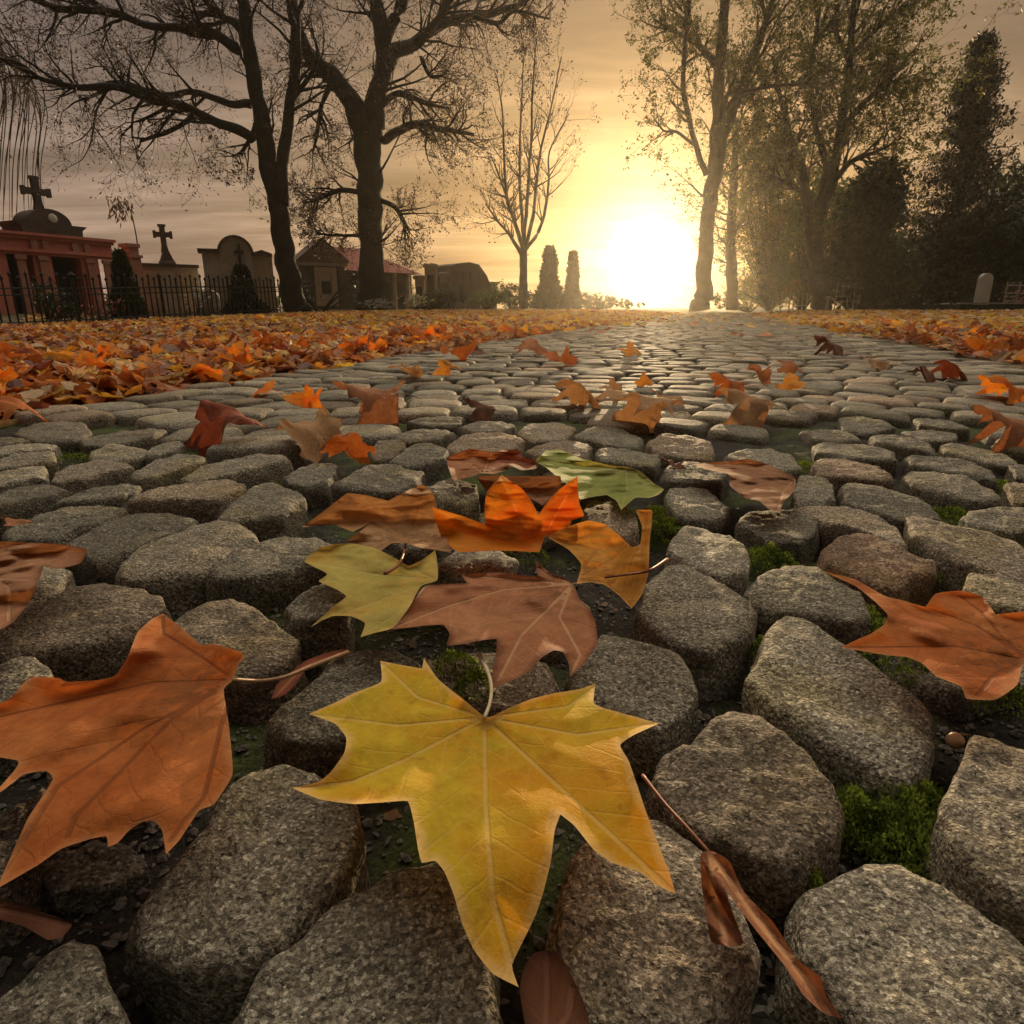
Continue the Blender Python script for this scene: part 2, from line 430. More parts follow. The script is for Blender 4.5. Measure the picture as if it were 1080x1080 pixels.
def T(x0, y0, s, pts): return [(x0 + x / s, y0 + y / s) for x, y in pts]
tA = lambda pts: T(0, 440, 4, pts)
SETTS = [
 tA([(60,75),(150,30),(350,25),(380,60),(330,92),(150,98)]), tA([(-60,95),(60,85),(120,95),(30,115),(-60,125)]),
 tA([(330,92),(600,50),(690,60),(640,85),(470,120),(360,115)]), tA([(-50,145),(0,130),(130,105),(240,115),(240,132),(120,150),(0,165)]),
 tA([(-60,200),(0,178),(60,160),(230,145),(235,185),(130,198),(0,218)]), tA([(380,150),(480,115),(620,140),(600,165),(480,185),(390,180)]),
 tA([(610,160),(640,130),(740,105),(780,120),(740,145),(640,165)]), tA([(-60,255),(0,235),(60,225),(190,215),(200,262),(110,272),(0,290),(-60,295)]),
 tA([(205,265),(270,215),(400,190),(530,190),(560,215),(490,232),(380,252),(250,277)]),
 tA([(545,238),(640,190),(760,165),(870,172),(850,195),(750,225),(640,252),(570,257)]),
 tA([(750,250),(830,210),(960,180),(1100,163),(1200,168),(1230,185),(1080,225),(960,242),(830,262)]),
 tA([(-60,350),(0,325),(120,290),(230,280),(290,305),(240,325),(150,352),(0,390),(-60,395)]),
 tA([(230,365),(300,325),(400,290),(520,275),(590,290),(570,320),(500,345),(380,362),(300,372)]),
 tA([(540,355),(640,310),(800,275),(960,262),(1040,275),(1000,310),(920,347),(780,355),(620,358)]),
 tA([(20,485),(150,420),(280,385),(430,365),(530,368),(545,390),(440,442),(320,475),(250,512),(130,528),(20,520)]),
 tA([(275,538),(390,480),(480,430),(600,402),(680,408),(760,410),(840,430),(830,450),(720,492),(600,545),(480,595),(400,605),(340,575)]),
 tA([(490,632),(560,575),(700,520),(830,470),(930,440),(1010,448),(1080,478),(1090,520),(950,585),(850,645),(740,660),(600,672),(510,660)]),
 tA([(915,425),(1000,350),(1080,290),(1150,280),(1220,298),(1290,330),(1230,388),(1190,412),(1080,420),(960,435)]),
 tA([(865,668),(960,610),(1080,540),(1200,490),(1330,508),(1450,530),(1440,558),(1340,605),(1200,660),(1110,680),(1000,698),(900,695)]),
 tA([(-40,960),(60,860),(200,760),(330,690),(440,672),(560,703),(680,743),(715,800),(640,855),(560,905),(400,960),(250,995),(100,1020),(-40,1035)]),
 [(178,655),(195,640),(220,630),(242,627),(260,633),(286,655),(318,680),(312,696),(290,708),(255,716),(215,708),(190,690)],
 [(300,503),(318,492),(340,486),(357,490),(356,500),(345,509),(318,513),(303,509)],
 [(350,512),(368,503),(390,491),(415,490),(448,497),(440,507),(425,516),(395,519),(365,516)],
 [(411,487),(430,474),(450,468),(475,474),(468,483),(440,490)], [(390,478),(400,465),(425,466),(428,472),(415,481),(395,483)],
 [(410,461),(440,453),(470,452),(480,457),(462,464),(430,467)], [(472,470),(490,460),(515,456),(540,460),(552,465),(535,475),(505,479),(478,475)],
 [(430,446),(450,440),(490,440),(485,448),(455,451)], [(484,450),(500,445),(530,444),(543,450),(530,456),(500,456)],
 [(450,516),(465,508),(480,505),(503,512),(505,524),(490,531),(465,528)], [(297,640),(320,625),(345,615),(368,625),(364,641),(335,654),(305,654)],
 [(546,457),(560,448),(595,447),(608,452),(595,462),(560,464)], [(607,461),(625,452),(650,452),(678,462),(672,469),(640,468)],
 [(556,475),(575,466),(600,464),(623,470),(620,482),(600,487),(570,483)], [(627,476),(640,470),(665,475),(697,481),(690,493),(660,491),(632,486)],
 [(682,468),(700,459),(730,462),(752,468),(750,481),(720,481),(695,476)], [(698,501),(705,488),(720,484),(750,486),(768,495),(763,510),(735,513),(705,509)],
 [(764,482),(785,473),(812,473),(838,482),(846,493),(820,498),(790,493)], [(700,531),(705,518),(730,514),(750,517),(768,535),(765,546),(735,549),(712,543)],
 [(703,580),(713,562),(722,553),(745,557),(785,574),(794,590),(788,606),(760,609),(730,600)],
 [(669,645),(682,615),(703,594),(725,597),(752,613),(780,630),(798,645),(796,662),(780,674),(755,684),(735,687),(700,670)],
 [(615,536),(625,524),(650,525),(672,545),(675,561),(650,571),(620,561)], [(776,552),(785,542),(810,538),(845,541),(868,545),(862,561),(845,573),(812,569)],
 [(837,520),(842,504),(865,503),(880,514),(882,527),(860,531),(838,529)], [(856,487),(864,481),(895,485),(928,492),(942,507),(930,510),(895,506),(862,501)],
 [(858,468),(868,465),(910,469),(938,475),(945,487),(920,488),(890,484),(862,478)], [(845,455),(860,452),(890,454),(907,464),(890,467),(862,464)],
 [(884,516),(892,511),(925,513),(960,521),(985,534),(995,547),(975,550),(940,546),(912,537),(890,531)],
 [(830,535),(845,533),(890,533),(920,539),(945,554),(960,578),(945,578),(910,563),(870,554),(840,545)],
 [(866,581),(885,568),(905,562),(925,564),(960,579),(993,592),(985,603),(965,610),(950,622),(925,620),(890,607),(868,594)],
 [(955,547),(975,547),(1010,555),(1050,564),(1075,571),(1092,585),(1092,612),(1060,607),(1020,594),(985,580),(960,564)],
 [(950,500),(960,495),(990,498),(1020,505),(1050,520),(1055,529),(1030,529),(990,519),(962,512)],
 [(955,482),(965,477),(1000,481),(1030,487),(1052,499),(1050,507),(1020,504),(985,498),(958,490)],
 [(918,462),(930,457),(960,462),(980,468),(985,477),(960,474),(930,469)], [(992,472),(1000,467),(1030,472),(1060,480),(1076,490),(1050,489),(1015,483),(996,478)],
 [(1013,546),(1025,537),(1060,535),(1092,538),(1092,562),(1060,561),(1030,556)], [(1058,511),(1070,508),(1092,512),(1092,530),(1070,528)],
 [(1062,492),(1075,490),(1092,494),(1092,505),(1072,503)], [(1014,613),(1022,603),(1050,606),(1092,618),(1092,647),(1055,642),(1030,634)],
 [(885,443),(900,441),(930,445),(942,451),(920,455),(890,452)], [(965,442),(1000,443),(1022,451),(1000,453),(970,450)],
 [(950,456),(985,453),(1010,458),(1005,466),(975,466)],
 [(783,624),(800,608),(828,595),(858,596),(885,612),(912,634),(920,650),(897,657),(858,651),(815,643),(790,634)],
 [(788,717),(797,698),(803,675),(815,660),(828,651),(845,655),(870,670),(905,692),(945,715),(975,737),(985,760),(984,795),(970,814),(945,818),(920,807),(885,783),(845,760),(805,738)],
 [(688,817),(700,795),(730,774),(755,755),(775,747),(800,754),(835,783),(865,813),(890,850),(882,882),(860,908),(830,918),(790,904),(750,889),(715,865),(693,838)],
 [(598,717),(615,690),(632,667),(650,669),(690,682),(715,694),(733,712),(736,730),(718,757),(700,772),(670,764),(630,749),(605,738)],
 [(988,862),(1003,825),(1017,797),(1027,767),(1045,768),(1070,776),(1115,792),(1125,880),(1110,962),(1070,947),(1030,922),(1003,888)],
 [(835,962),(840,940),(870,925),(905,913),(930,903),(955,909),(990,925),(1030,957),(1080,988),(1105,1030),(1100,1120),(1000,1120),(930,1095),(900,1065),(870,1033),(842,1003)],
 [(583,962),(600,905),(625,880),(660,862),(690,860),(720,874),(747,900),(775,948),(802,1000),(798,1032),(778,1063),(750,1090),(680,1105),(625,1090),(600,1055),(580,1005)],
 [(238,1078),(270,1035),(330,980),(380,945),(430,920),(460,910),(490,928),(510,968),(522,1010),(532,1060),(524,1105),(400,1125),(260,1120)],
 [(138,965),(165,930),(200,885),(235,838),(265,811),(300,806),(335,818),(375,843),(387,866),(372,903),(342,945),(300,990),(260,1016),(200,1018),(150,998)],
 [(-30,1072),(20,1040),(50,1010),(75,992),(96,1005),(112,1040),(128,1078),(122,1130),(-30,1130)],
 [(-45,905),(-10,870),(25,848),(50,828),(64,850),(32,902),(0,935),(-45,945)],
 [(-35,735),(0,705),(20,696),(40,699),(56,714),(42,737),(0,750),(-35,752)],
 [(278,757),(300,735),(330,715),(360,688),(400,686),(440,698),(432,730),(402,763),(350,780),(300,775)],
 [(455,600),(480,580),(520,576),(545,590),(530,606),(480,611)],
 [(-45,645),(-22,600),(30,590),(75,600),(60,632),(10,662)],
]
LOWSETTS = [  # sunk stones mostly under leaves
 [(25,922),(60,900),(100,884),(150,888),(152,912),(112,935),(60,945)], [(430,722),(460,700),(520,690),(580,700),(590,730),(550,752),(480,752)],
 [(40,800),(85,752),(150,735),(215,742),(232,780),(212,815),(130,850),(60,848)], [(930,682),(980,655),(1060,655),(1090,690),(1080,728),(1010,738),(950,712)],
 [(500,545),(530,535),(575,540),(590,560),(550,572),(510,568)], [(545,640),(580,628),(620,640),(618,668),(580,680),(550,668)], [(395,560),(420,548),(460,556),(462,575),(425,580)],
]
HUES = {tuple(SETTS[49][0]): 0.8}
path_bed = None
def build_path():
    global path_bed
    # bed of the joints: a rough sheet just under the setts
    mb = MB(); vs = []
    qs = [QL - 0.1 + i * (QR - QL + 0.2) / 150 for i in range(151)]
    rs = [-1.5, -0.8] + [-0.3 + 0.014 * i for i in range(130)] + [1.55 + 0.08 * i for i in range(100)] + [10 + i for i in range(50)]
    for r in rs:
        for q in qs:
            x, y = from_qr(q, r); p = Vector((x, y, 0))
            z = -0.040 + 0.019 * sst(0.5, 1.3, r) + (0.012 - 0.007 * sst(0.5, 1.3, r)) * noise.noise(p * 9) + 0.005 * noise.noise(p * 30) + (0.004 * noise.noise(p * 95) if r < 1.6 else 0)
            vs.append((x, y, z))
    w = len(qs)
    fs = [(j * w + i, j * w + i + 1, (j + 1) * w + i + 1, (j + 1) * w + i) for j in range(len(rs) - 1) for i in range(w - 1)]
    mb.add(vs, fs)
    path_bed = mb.build('cobblestone_path', M_BED, smooth=True)
    tag(path_bed, kind='structure')
    cents = []
    for k, poly in enumerate(SETTS + LOWSETTS):
        zt = random.uniform(-0.003, 0.004) - (0.024 if k >= len(SETTS) else 0)
        red = (k == 49)
        ol = [G(x, y, zt - 0.002) for x, y in poly]
        near = min(p.y for p in ol) < 0.95
        m = MB()
        c = stone_mesh(m, [(p.x, p.y) for p in ol], zt, 60 if near else 44, 2, random.random() * 0.8 + 0.1, 0.9 if red else random.random() ** 4 * 0.6, 1.02 if near else 1.06)
        o = m.build('cobblestone', M_STONE, path_bed, smooth=True)
        if red: o['label'] = 'reddish cobblestone with a pitted top'
        cents.append((c, [(p.x, p.y) for p in ol]))
    # the rest of the paving, laid in shallow bows across the path
    mb = MB(); mb2 = MB()
    dr = 0.128
    def bow(q):
        qq = ((q + 0.15 + 0.85) % 1.7) - 0.85
        return 0.42 * math.sqrt(qq * qq + 0.05), 0.42 * qq / math.sqrt(qq * qq + 0.05)
    for j in range(-8, 420):
        q = QL + random.uniform(-0.06, 0.03)
        while q < QR - 0.03:
            wq = random.uniform(0.105, 0.155)
            cs = []
            for (qq, jj) in ((q, 0), (q + wq, 0), (q + wq, 1), (q, 1)):
                b, sl = bow(qq)
                cs.append((qq + sl * dr * (jj - 0.5) * 0.8, (j + jj) * dr - b))
            q += wq
            cq = sum(c[0] for c in cs) / 4; cr = sum(c[1] for c in cs) / 4
            x, y = from_qr(cq, cr)
            if y < -0.6: continue
            px, py = to_px((x, y, 0))
            near = [ol for c, ol in cents if (x - c[0]) ** 2 + (y - c[1]) ** 2 < 0.30 ** 2]
            if -15 < px < 1095 and py > 640 and py < 1105: continue
            gap = random.uniform(0.91, 0.965)
            pts = []
            for i in range(4):
                a, b_ = cs[i], cs[(i + 1) % 4]
                for t in (0.14, 0.5, 0.86):
                    qx = a[0] + (b_[0] - a[0]) * t; qy = a[1] + (b_[1] - a[1]) * t
                    qx = cq + (qx - cq) * gap + random.gauss(0, 0.0035); qy = cr + (qy - cr) * gap + random.gauss(0, 0.0035)
                    pts.append(from_qr(qx, qy))
            if near:
                big = [(x + (a - x) * 1.12, y + (b - y) * 1.12) for a, b in pts]
                ax, ay = np.array([p[0] for p in big]), np.array([p[1] for p in big])
                if any(inside(ol, ax, ay).any() or inside(big, np.array([p[0] for p in ol]), np.array([p[1] for p in ol])).any() or inside(ol, np.array([x]), np.array([y])).any() for ol in near): continue
            lod = 1 if cr < 3.2 else 0
            stone_mesh(mb, pts, random.uniform(-0.004, 0.004), 22 if lod else 12, lod, random.random(), random.random() ** 4 * 0.7)
    o = mb.build('cobblestones', M_STONE, path_bed, smooth=True)
    o['kind'] = 'stuff'
    # grit lying in the joints near the camera
    g = MB()
    ico = [(0, 0, 1), (.9, 0, .2), (.28, .85, .25), (-.72, .53, .2), (-.72, -.53, .2), (.28, -.85, .25), (.3, .2, -.7), (-.3, .2, -.7), (0, -.4, -.7)]
    icf = [(0, 1, 2), (0, 2, 3), (0, 3, 4), (0, 4, 5), (0, 5, 1), (1, 6, 2), (2, 6, 7), (2, 7, 3), (3, 7, 4), (4, 7, 8), (4, 8, 5), (5, 8, 1), (1, 8, 6), (6, 8, 7)]
    for _ in range(22000):
        y = random.uniform(0.12, 1.5) if random.random() < 0.35 else random.uniform(0.12, 0.75)
        x = random.uniform(-0.85, 0.85) * (0.4 + y)
        r = random.choice((0.0008, 0.001, 0.0012, 0.0014, 0.0016, 0.002, 0.0024, 0.0034))
        p = Vector((x, y, 0))
        z = -0.040 + 0.012 * noise.noise(p * 9) + 0.005 * noise.noise(p * 30) + r * 0.3
        M = Matrix.Rotation(random.uniform(0, 6.3), 3, 'Z') @ Matrix.Rotation(random.uniform(-.6, .6), 3, 'X')
        g.add([M @ Vector((a * r * random.uniform(.7, 1.7), b * r * random.uniform(.6, 1.2), c * r * random.uniform(.4, 1.0))) + Vector((x, y, z)) for a, b, c in ico], icf)
    tag(g.build('gravel', M_GRAVEL), kind='stuff')
    # crushed leaf crumbs and bits of twig lying in the joints
    lc = MB()
    for _ in range(1500):
        y = random.uniform(0.15, 1.3); x = random.uniform(-0.85, 0.85) * (0.4 + y); p = Vector((x, y, 0))
        z = -0.0375 + 0.012 * noise.noise(p * 9) + 0.005 * noise.noise(p * 30); s = random.uniform(.0015, .006)
        a = random.uniform(0, 6.3); M = Matrix.Rotation(a, 3, 'Z') @ Matrix.Rotation(random.gauss(0, .4), 3, 'X')
        if random.random() < .75: lc.add([M @ Vector((u * s, v * s, random.uniform(-.2, .3) * s)) + Vector((x, y, z)) for u, v in ((-1, -.4), (.1, -.7), (1, -.1), (.5, .6), (-.6, .5))], [(0, 1, 2, 3, 4)], rnd=random.random())
        else: lc.tube([M @ Vector((-s * 3, 0, 0)) + Vector((x, y, z)), M @ Vector((0, s * .4, s * .3)) + Vector((x, y, z)), M @ Vector((s * 3, 0, 0)) + Vector((x, y, z))], [.0006] * 3, 4, rnd=random.random() * .4)
    tag(lc.build('leaf_crumbs', simple_leaf_mat('crumbs', [(0.05, 0.03, 0.02), (0.12, 0.06, 0.03), (0.22, 0.10, 0.04), (0.16, 0.11, 0.06)], 0.1, 0.8)), kind='stuff')
    # moss tufts
    m = MB()
    for px, py, rad, n in [(900,875,.020,520),(950,862,.030,700),(960,895,.026,500),(925,845,.018,300),(812,597,.030,500),(800,575,.022,250),(868,660,.03,420),(905,668,.03,350),(955,702,.03,350),(1000,716,.025,300),
                           (845,955,.012,180),(690,552,.03,350),(705,565,.03,300),(1000,606,.035,420),(960,612,.03,300),(340,665,.02,260),(1000,552,.03,260),(1045,520,.03,260),(800,700,.01,90),(845,500,.03,200),
                           (75,492,.05,300),(85,475,.05,260),(20,483,.06,260),(480,715,.02,220),(500,735,.015,150),(1055,742,.02,160),(620,580,.02,150),(550,590,.03,200),(940,440,.03,120),(395,500,.02,120)]:
        c = G(px, py, -0.028)
        for _ in range(int(n * 5)):
            a, rr = random.uniform(0, 6.3), rad * random.random() ** 0.6
            b = Vector((c.x + rr * math.cos(a), c.y + rr * math.sin(a), -0.032 + 0.018 * (1 - (rr / rad) ** 2) + random.uniform(0, .006)))
            lump = 0.006 * noise.noise(b * 110)
            b.z += lump
            d = Vector((random.gauss(0, .5), random.gauss(0, .5), 1)).normalized()
            h = random.uniform(.0014, .0034); s = d.cross(Vector((random.random(), random.random(), .1))).normalized() * random.uniform(.0004, .0008)
            m.add([b - s, b + s, b + d * h * .6 + s * .8, b + d * h, b + d * h * .6 - s * .8], [(0, 1, 2, 3, 4)], rnd=min(1, max(0, 0.5 + lump * 70 + random.gauss(0, .18))))
    tag(m.build('moss', M_MOSS), kind='stuff')
build_path()

# ------------------------------------------------------------------ leaves
BROWN = leaf_mat('leaf_brown', (0.25, 0.11, 0.055), (0.36, 0.18, 0.095), (0.40, 0.24, 0.13), (0.16, 0.07, 0.035), trans=0.22)
PINKBROWN = leaf_mat('leaf_pink_brown', (0.31, 0.115, 0.052), (0.41, 0.185, 0.09), (0.52, 0.30, 0.16), (0.17, 0.07, 0.04), trans=0.22)
RUST = leaf_mat('leaf_rust', (0.34, 0.088, 0.020), (0.46, 0.155, 0.042), (0.20, 0.06, 0.02), (0.42, 0.18, 0.07), trans=0.25, vamt=0.75)
YELLOW = leaf_mat('leaf_yellow', (0.46, 0.32, 0.016), (0.68, 0.46, 0.035), (0.72, 0.48, 0.15), (0.75, 0.48, 0.18), blush=(0.60, 0.27, 0.012), spot=(0.25, 0.09, 0.015), spots=0.4, trans=0.3, vamt=0.5)
YGREEN = leaf_mat('leaf_yellow_green', (0.40, 0.33, 0.075), (0.50, 0.40, 0.11), (0.48, 0.38, 0.14), (0.45, 0.30, 0.10), blush=(0.55, 0.33, 0.06), trans=0.3, vamt=0.45)
GREEN = leaf_mat('leaf_green', (0.20, 0.25, 0.055), (0.34, 0.36, 0.10), (0.42, 0.40, 0.16), (0.42, 0.36, 0.13), trans=0.35, vamt=0.5)
ORANGE = leaf_mat('leaf_orange', (0.56, 0.165, 0.012), (0.62, 0.28, 0.03), (0.58, 0.34, 0.10), (0.50, 0.16, 0.03), blush=(0.60, 0.10, 0.01), trans=0.38, vamt=0.4)
AMBER = leaf_mat('leaf_amber', (0.50, 0.21, 0.030), (0.60, 0.31, 0.06), (0.42, 0.15, 0.04), (0.58, 0.30, 0.10), trans=0.35, vamt=0.5)
DARKRED = leaf_mat('leaf_dark_red', (0.16, 0.03, 0.018), (0.26, 0.07, 0.035), (0.30, 0.12, 0.06), (0.10, 0.03, 0.02), trans=0.2)
TAN = leaf_mat('leaf_tan', (0.36, 0.20, 0.095), (0.46, 0.28, 0.14), (0.34, 0.18, 0.08), (0.30, 0.14, 0.06), trans=0.25)
DULL = leaf_mat('leaf_dull_brown', (0.09, 0.035, 0.022), (0.15, 0.065, 0.04), (0.18, 0.08, 0.05), (0.06, 0.025, 0.016), trans=0.1)
STALK_PALE = rough_mat('stalk_pale', (0.42, 0.34, 0.19), (0.55, 0.45, 0.27), 60, 0.5, 0.2, 0.0005, world=False)
STALK_RED = rough_mat('stalk_red', (0.16, 0.05, 0.03), (0.26, 0.10, 0.05), 60, 0.5, 0.2, 0.0005, world=False)
STALK_BR = rough_mat('stalk_brown', (0.28, 0.15, 0.075), (0.38, 0.22, 0.11), 60, 0.5, 0.2, 0.0005, world=False)

def open_spline(pts, n):
    pts = [Vector(p) for p in pts]; q = [pts[0] * 2 - pts[1]] + pts + [pts[-1] * 2 - pts[-2]]; out = []
    m = len(pts) - 1
    for i in range(m):
        for k in range(n):
            t = k / n; p0, p1, p2, p3 = q[i:i + 4]
            out.append(0.5 * ((2 * p1) + (p2 - p0) * t + (2 * p0 - 5 * p1 + 4 * p2 - p3) * t * t + (3 * p1 - p0 - 3 * p2 + p3) * t ** 3))
    out.append(pts[-1]); return out

def seg_dist(pts, segs):
    """distance to the nearest segment, and running length along its chain"""
    best = np.full(len(pts), 1e9); along = np.zeros(len(pts)); 
    for a, b, s0 in segs:
        d = b - a; L2 = (d ** 2).sum() + 1e-15
        t = np.clip(((pts - a) @ d) / L2, 0, 1)
        dist = np.linalg.norm(pts - (a + t[:, None] * d), axis=1)
        m = dist < best
        best[m] = dist[m]; along[m] = s0 + t[m] * math.sqrt(L2)
    return best, along

def leaf_sheet(outline, spacing, sub=4, veins=()):
    """outline (x,y) -> dense flat triangulation"""
    out = []
    n = len(outline); o = [Vector((p[0], p[1], 0)) for p in outline]
    for i in range(n):
        p0, p1, p2, p3 = o[i - 1], o[i], o[(i + 1) % n], o[(i + 2) % n]
        m1 = (p2 - p0) * 0.26; m2 = (p3 - p1) * 0.26
        # keep tips sharp: damp tangents at tight corners
        def damp(a, b, c):
            u, v = (b - a), (c - b)
            if u.length < 1e-9 or v.length < 1e-9: return 0
            return max(0.0, min(1.0, 0.5 + 0.9 * u.normalized().dot(v.normalized())))
        m1 *= damp(p0, p1, p2); m2 *= damp(p1, p2, p3)
        for k in range(sub):
            t = k / sub; t2, t3 = t * t, t * t * t
            out.append(p1 * (2 * t3 - 3 * t2 + 1) + m1 * (t3 - 2 * t2 + t) + p2 * (-2 * t3 + 3 * t2) + m2 * (t3 - t2))
    poly = np.array([(p.x, p.y) for p in out])
    lo, hi = poly.min(0), poly.max(0)
    gx, gy = np.meshgrid(np.arange(lo[0], hi[0], spacing), np.arange(lo[1], hi[1], spacing * 0.87))
    gx = gx + (np.arange(gx.shape[0]) % 2)[:, None] * spacing * 0.5
    pts = np.stack([gx.ravel(), gy.ravel()], 1)
    pts = pts[inside(poly, pts[:, 0], pts[:, 1])]
    segs = [(poly[i], poly[(i + 1) % len(poly)], 0) for i in range(len(poly))]
    if len(pts):
        e, _ = seg_dist(pts, segs); pts = pts[e > spacing * 0.5]
    vp = []
    for a, b, _s in veins:
        m_ = max(1, int(np.linalg.norm(b - a) / (spacing * 0.55)))
        vp += [a + (b - a) * (i / m_) for i in range(m_)]
    if vp:
        vp = np.array(vp); vp = vp[inside(poly, vp[:, 0], vp[:, 1])]
        e, _ = seg_dist(vp, segs); vp = vp[e > spacing * 0.3]
        d, _ = seg_dist(pts, list(veins)); pts = np.concatenate([pts[d > spacing * 0.55], vp])
    allp = np.concatenate([poly, pts]) if len(pts) else poly
    m = len(poly)
    v, _, f, *_ = delaunay_2d_cdt([Vector(p) for p in allp], [(i, (i + 1) % m) for i in range(m)], [], 1, 1e-7)
    v = np.array([(p.x, p.y) for p in v])
    e, _ = seg_dist(v, segs)
    return v, [tuple(t) for t in f], e

def vein_segs(veins):
    segs = []
    for vn in veins:
        s = 0.0
        for a, b in zip(vn[:-1], vn[1:]):
            a, b = np.array(a[:2], float), np.array(b[:2], float)
            segs.append((a, b, s)); s += np.linalg.norm(b - a)
    return segs

def traced_leaf(label, mat, outline, junction, tips, z0=0.014, tilt=(0, 0), cup=0.0, droop=0.0, curl=0.004, wave=0.003, stalk=None, stalk_mat=None, stalk_r=0.0012, spacing=None, height=None, group=None, seed=None, name='plane_leaf'):
    """a leaf lying on the setts; outline in photo pixels, carried onto its own level"""
    pl = np.array([tuple(G(x, y, z0))[:2] for x, y in outline])
    J = np.array(tuple(G(*junction, z0))[:2])
    size = np.linalg.norm(pl.max(0) - pl.min(0))
    sp = spacing or max(0.0022, size / 75)
    vs_ = vein_segs([[tuple(J)] + [tuple(G(*q, z0))[:2] for q in (t if isinstance(t[0], tuple) else [t])] for t in tips])
    v, f, e = leaf_sheet(pl, sp, 4, vs_)
    px = np.array([to_px((a, b, z0)) for a, b in v])
    vt, vs = seg_dist(v, vs_)
    sd = Vector((seed if seed is not None else random.uniform(0, 99), 3.3, 1.7))
    c = v.mean(0); pts = []
    for i in range(len(v)):
        x, y = v[i]
        dx, dy = x - c[0], y - c[1]
        r2 = (dx * dx + dy * dy) / (0.25 * size * size)
        z = z0 + tilt[0] * dx + tilt[1] * dy + cup * r2 - droop * max(0, r2 - 0.25)
        z += min(0.0035, vt[i] * 0.16) - 0.001                     # blade bellies between the veins
        z += 1.7 * curl * math.exp(-e[i] / 0.008) * (0.4 + noise.noise(Vector((x * 26, y * 26, 0)) + sd))
        z += wave * noise.noise(Vector((x * 22, y * 22, 0.5)) + sd) + wave * 0.35 * noise.noise(Vector((x * 60, y * 60, 0.5)) + sd)
        if height is not None: z += height(px[i][0], px[i][1])
        z = max(z, 0.0035)
        pts.append(G(px[i][0], px[i][1], z))
    base = Vector((J[0], J[1], 0))
    rt = root(name, label, 'leaf', base, group)
    mb = MB(); mb.add(pts, f, vs=vs, vt=vt, ve=e)
    mb.build('blade', mat, rt, smooth=True)
    if stalk:
        jz = min(pts, key=lambda p: (Vector((p.x, p.y)) - Vector(J)).length).z
        sp_ = []
        for i, s in enumerate(stalk):
            z = (s[2] if len(s) > 2 else jz)
            sp_.append(G(s[0], s[1], z))
        sp_ = open_spline(sp_, 6); n = len(sp_)
        mb = MB(); mb.tube(sp_, [stalk_r * (0.85 + 0.5 * (i / n) ** 3) for i in range(n)], 7)
        mb.build('stalk', stalk_mat or STALK_BR, rt, smooth=True)
    return rt

# 1 the yellow leaf in front
traced_leaf('large bright yellow leaf lying flat in front, nearest and brightest of all the leaves', YELLOW,
 [(511,756),(493,741),(475,727),(461,715),(447,694),(445,705),(422,701),(401,697),(402,719),(373,731),(349,743),(326,753),(353,763),(365,778),(363,794),(349,814),(335,825),(308,831),(337,843),(373,848),(406,846),(430,845),
  (436,865),(441,896),(445,910),(459,908),(469,920),(479,945),(487,973),(500,1002),(520,1027),(547,1041),(540,1018),(553,990),(565,965),(573,941),(581,908),(585,876),(591,859),(606,871),(626,896),(646,910),(675,920),(691,933),(712,942),
  (706,920),(695,892),(681,855),(673,831),(663,802),(654,786),(667,776),(695,763),(667,755),(638,747),(626,741),(628,721),(610,727),(585,731),(561,737),(536,747),(520,755)],
 (511,757), [[(512,850),(520,950),(545,1036)], [(590,830),(655,890),(708,939)], [(430,800),(370,825),(312,831)], [(440,735),(403,700)], [(420,765),(330,754)], [(600,745),(628,724)], [(610,775),(692,763)]],
 z0=0.034, cup=-0.004, droop=0.010, curl=0.004, wave=0.004, stalk=[(511,757),(517,740,.036),(518,722,.034),(513,705,.028),(505,690,.02)], stalk_mat=STALK_PALE, stalk_r=0.0011, spacing=0.0024,
 height=lambda x, y: -0.010 * sst(880, 1040, y))
# 2 big rust leaf at the left
traced_leaf('large rust-orange leaf with a long stalk, cut by the left edge of the picture', RUST,
 [(246,717),(251,701),(256,696),(256,689),(240,683),(225,679),(212,680),(195,665),(172,647),(160,653),(145,667),(135,692),(122,712),(105,717),(70,719),(62,715),(35,714),(25,720),(10,737),(-8,745),(-48,768),(-70,792),(-20,796),(18,802),(17,810),(-2,832),(-30,856),(4,833),(25,817),(48,813),(56,821),(46,838),(30,862),(18,888),(-4,938),(25,921),(42,911),(65,895),(95,885),(112,882),(114,893),(124,889),(136,876),(150,867),(162,866),(171,876),(175,901),(190,885),(210,855),(226,848),(245,818),(244,790),(241,762),(236,727)],
 (246,717), [[(160,720),(80,738),(-40,765)], [(150,770),(60,830),(0,925)], [(180,760),(100,840),(78,862),(70,885)], [(215,695),(172,668),(172,650)], [(248,700),(255,691)], [(232,770),(215,840),(176,890)]],
 z0=0.030, tilt=(0.06, 0.0), cup=0.0, curl=0.005, wave=0.006, stalk=[(246,717),(275,718,.028),(300,714,.026),(330,702,.022),(367,688,.016)], stalk_mat=STALK_BR, stalk_r=0.0012, spacing=0.0026, height=lambda x, y: 0.012 * sst(735, 650, y))
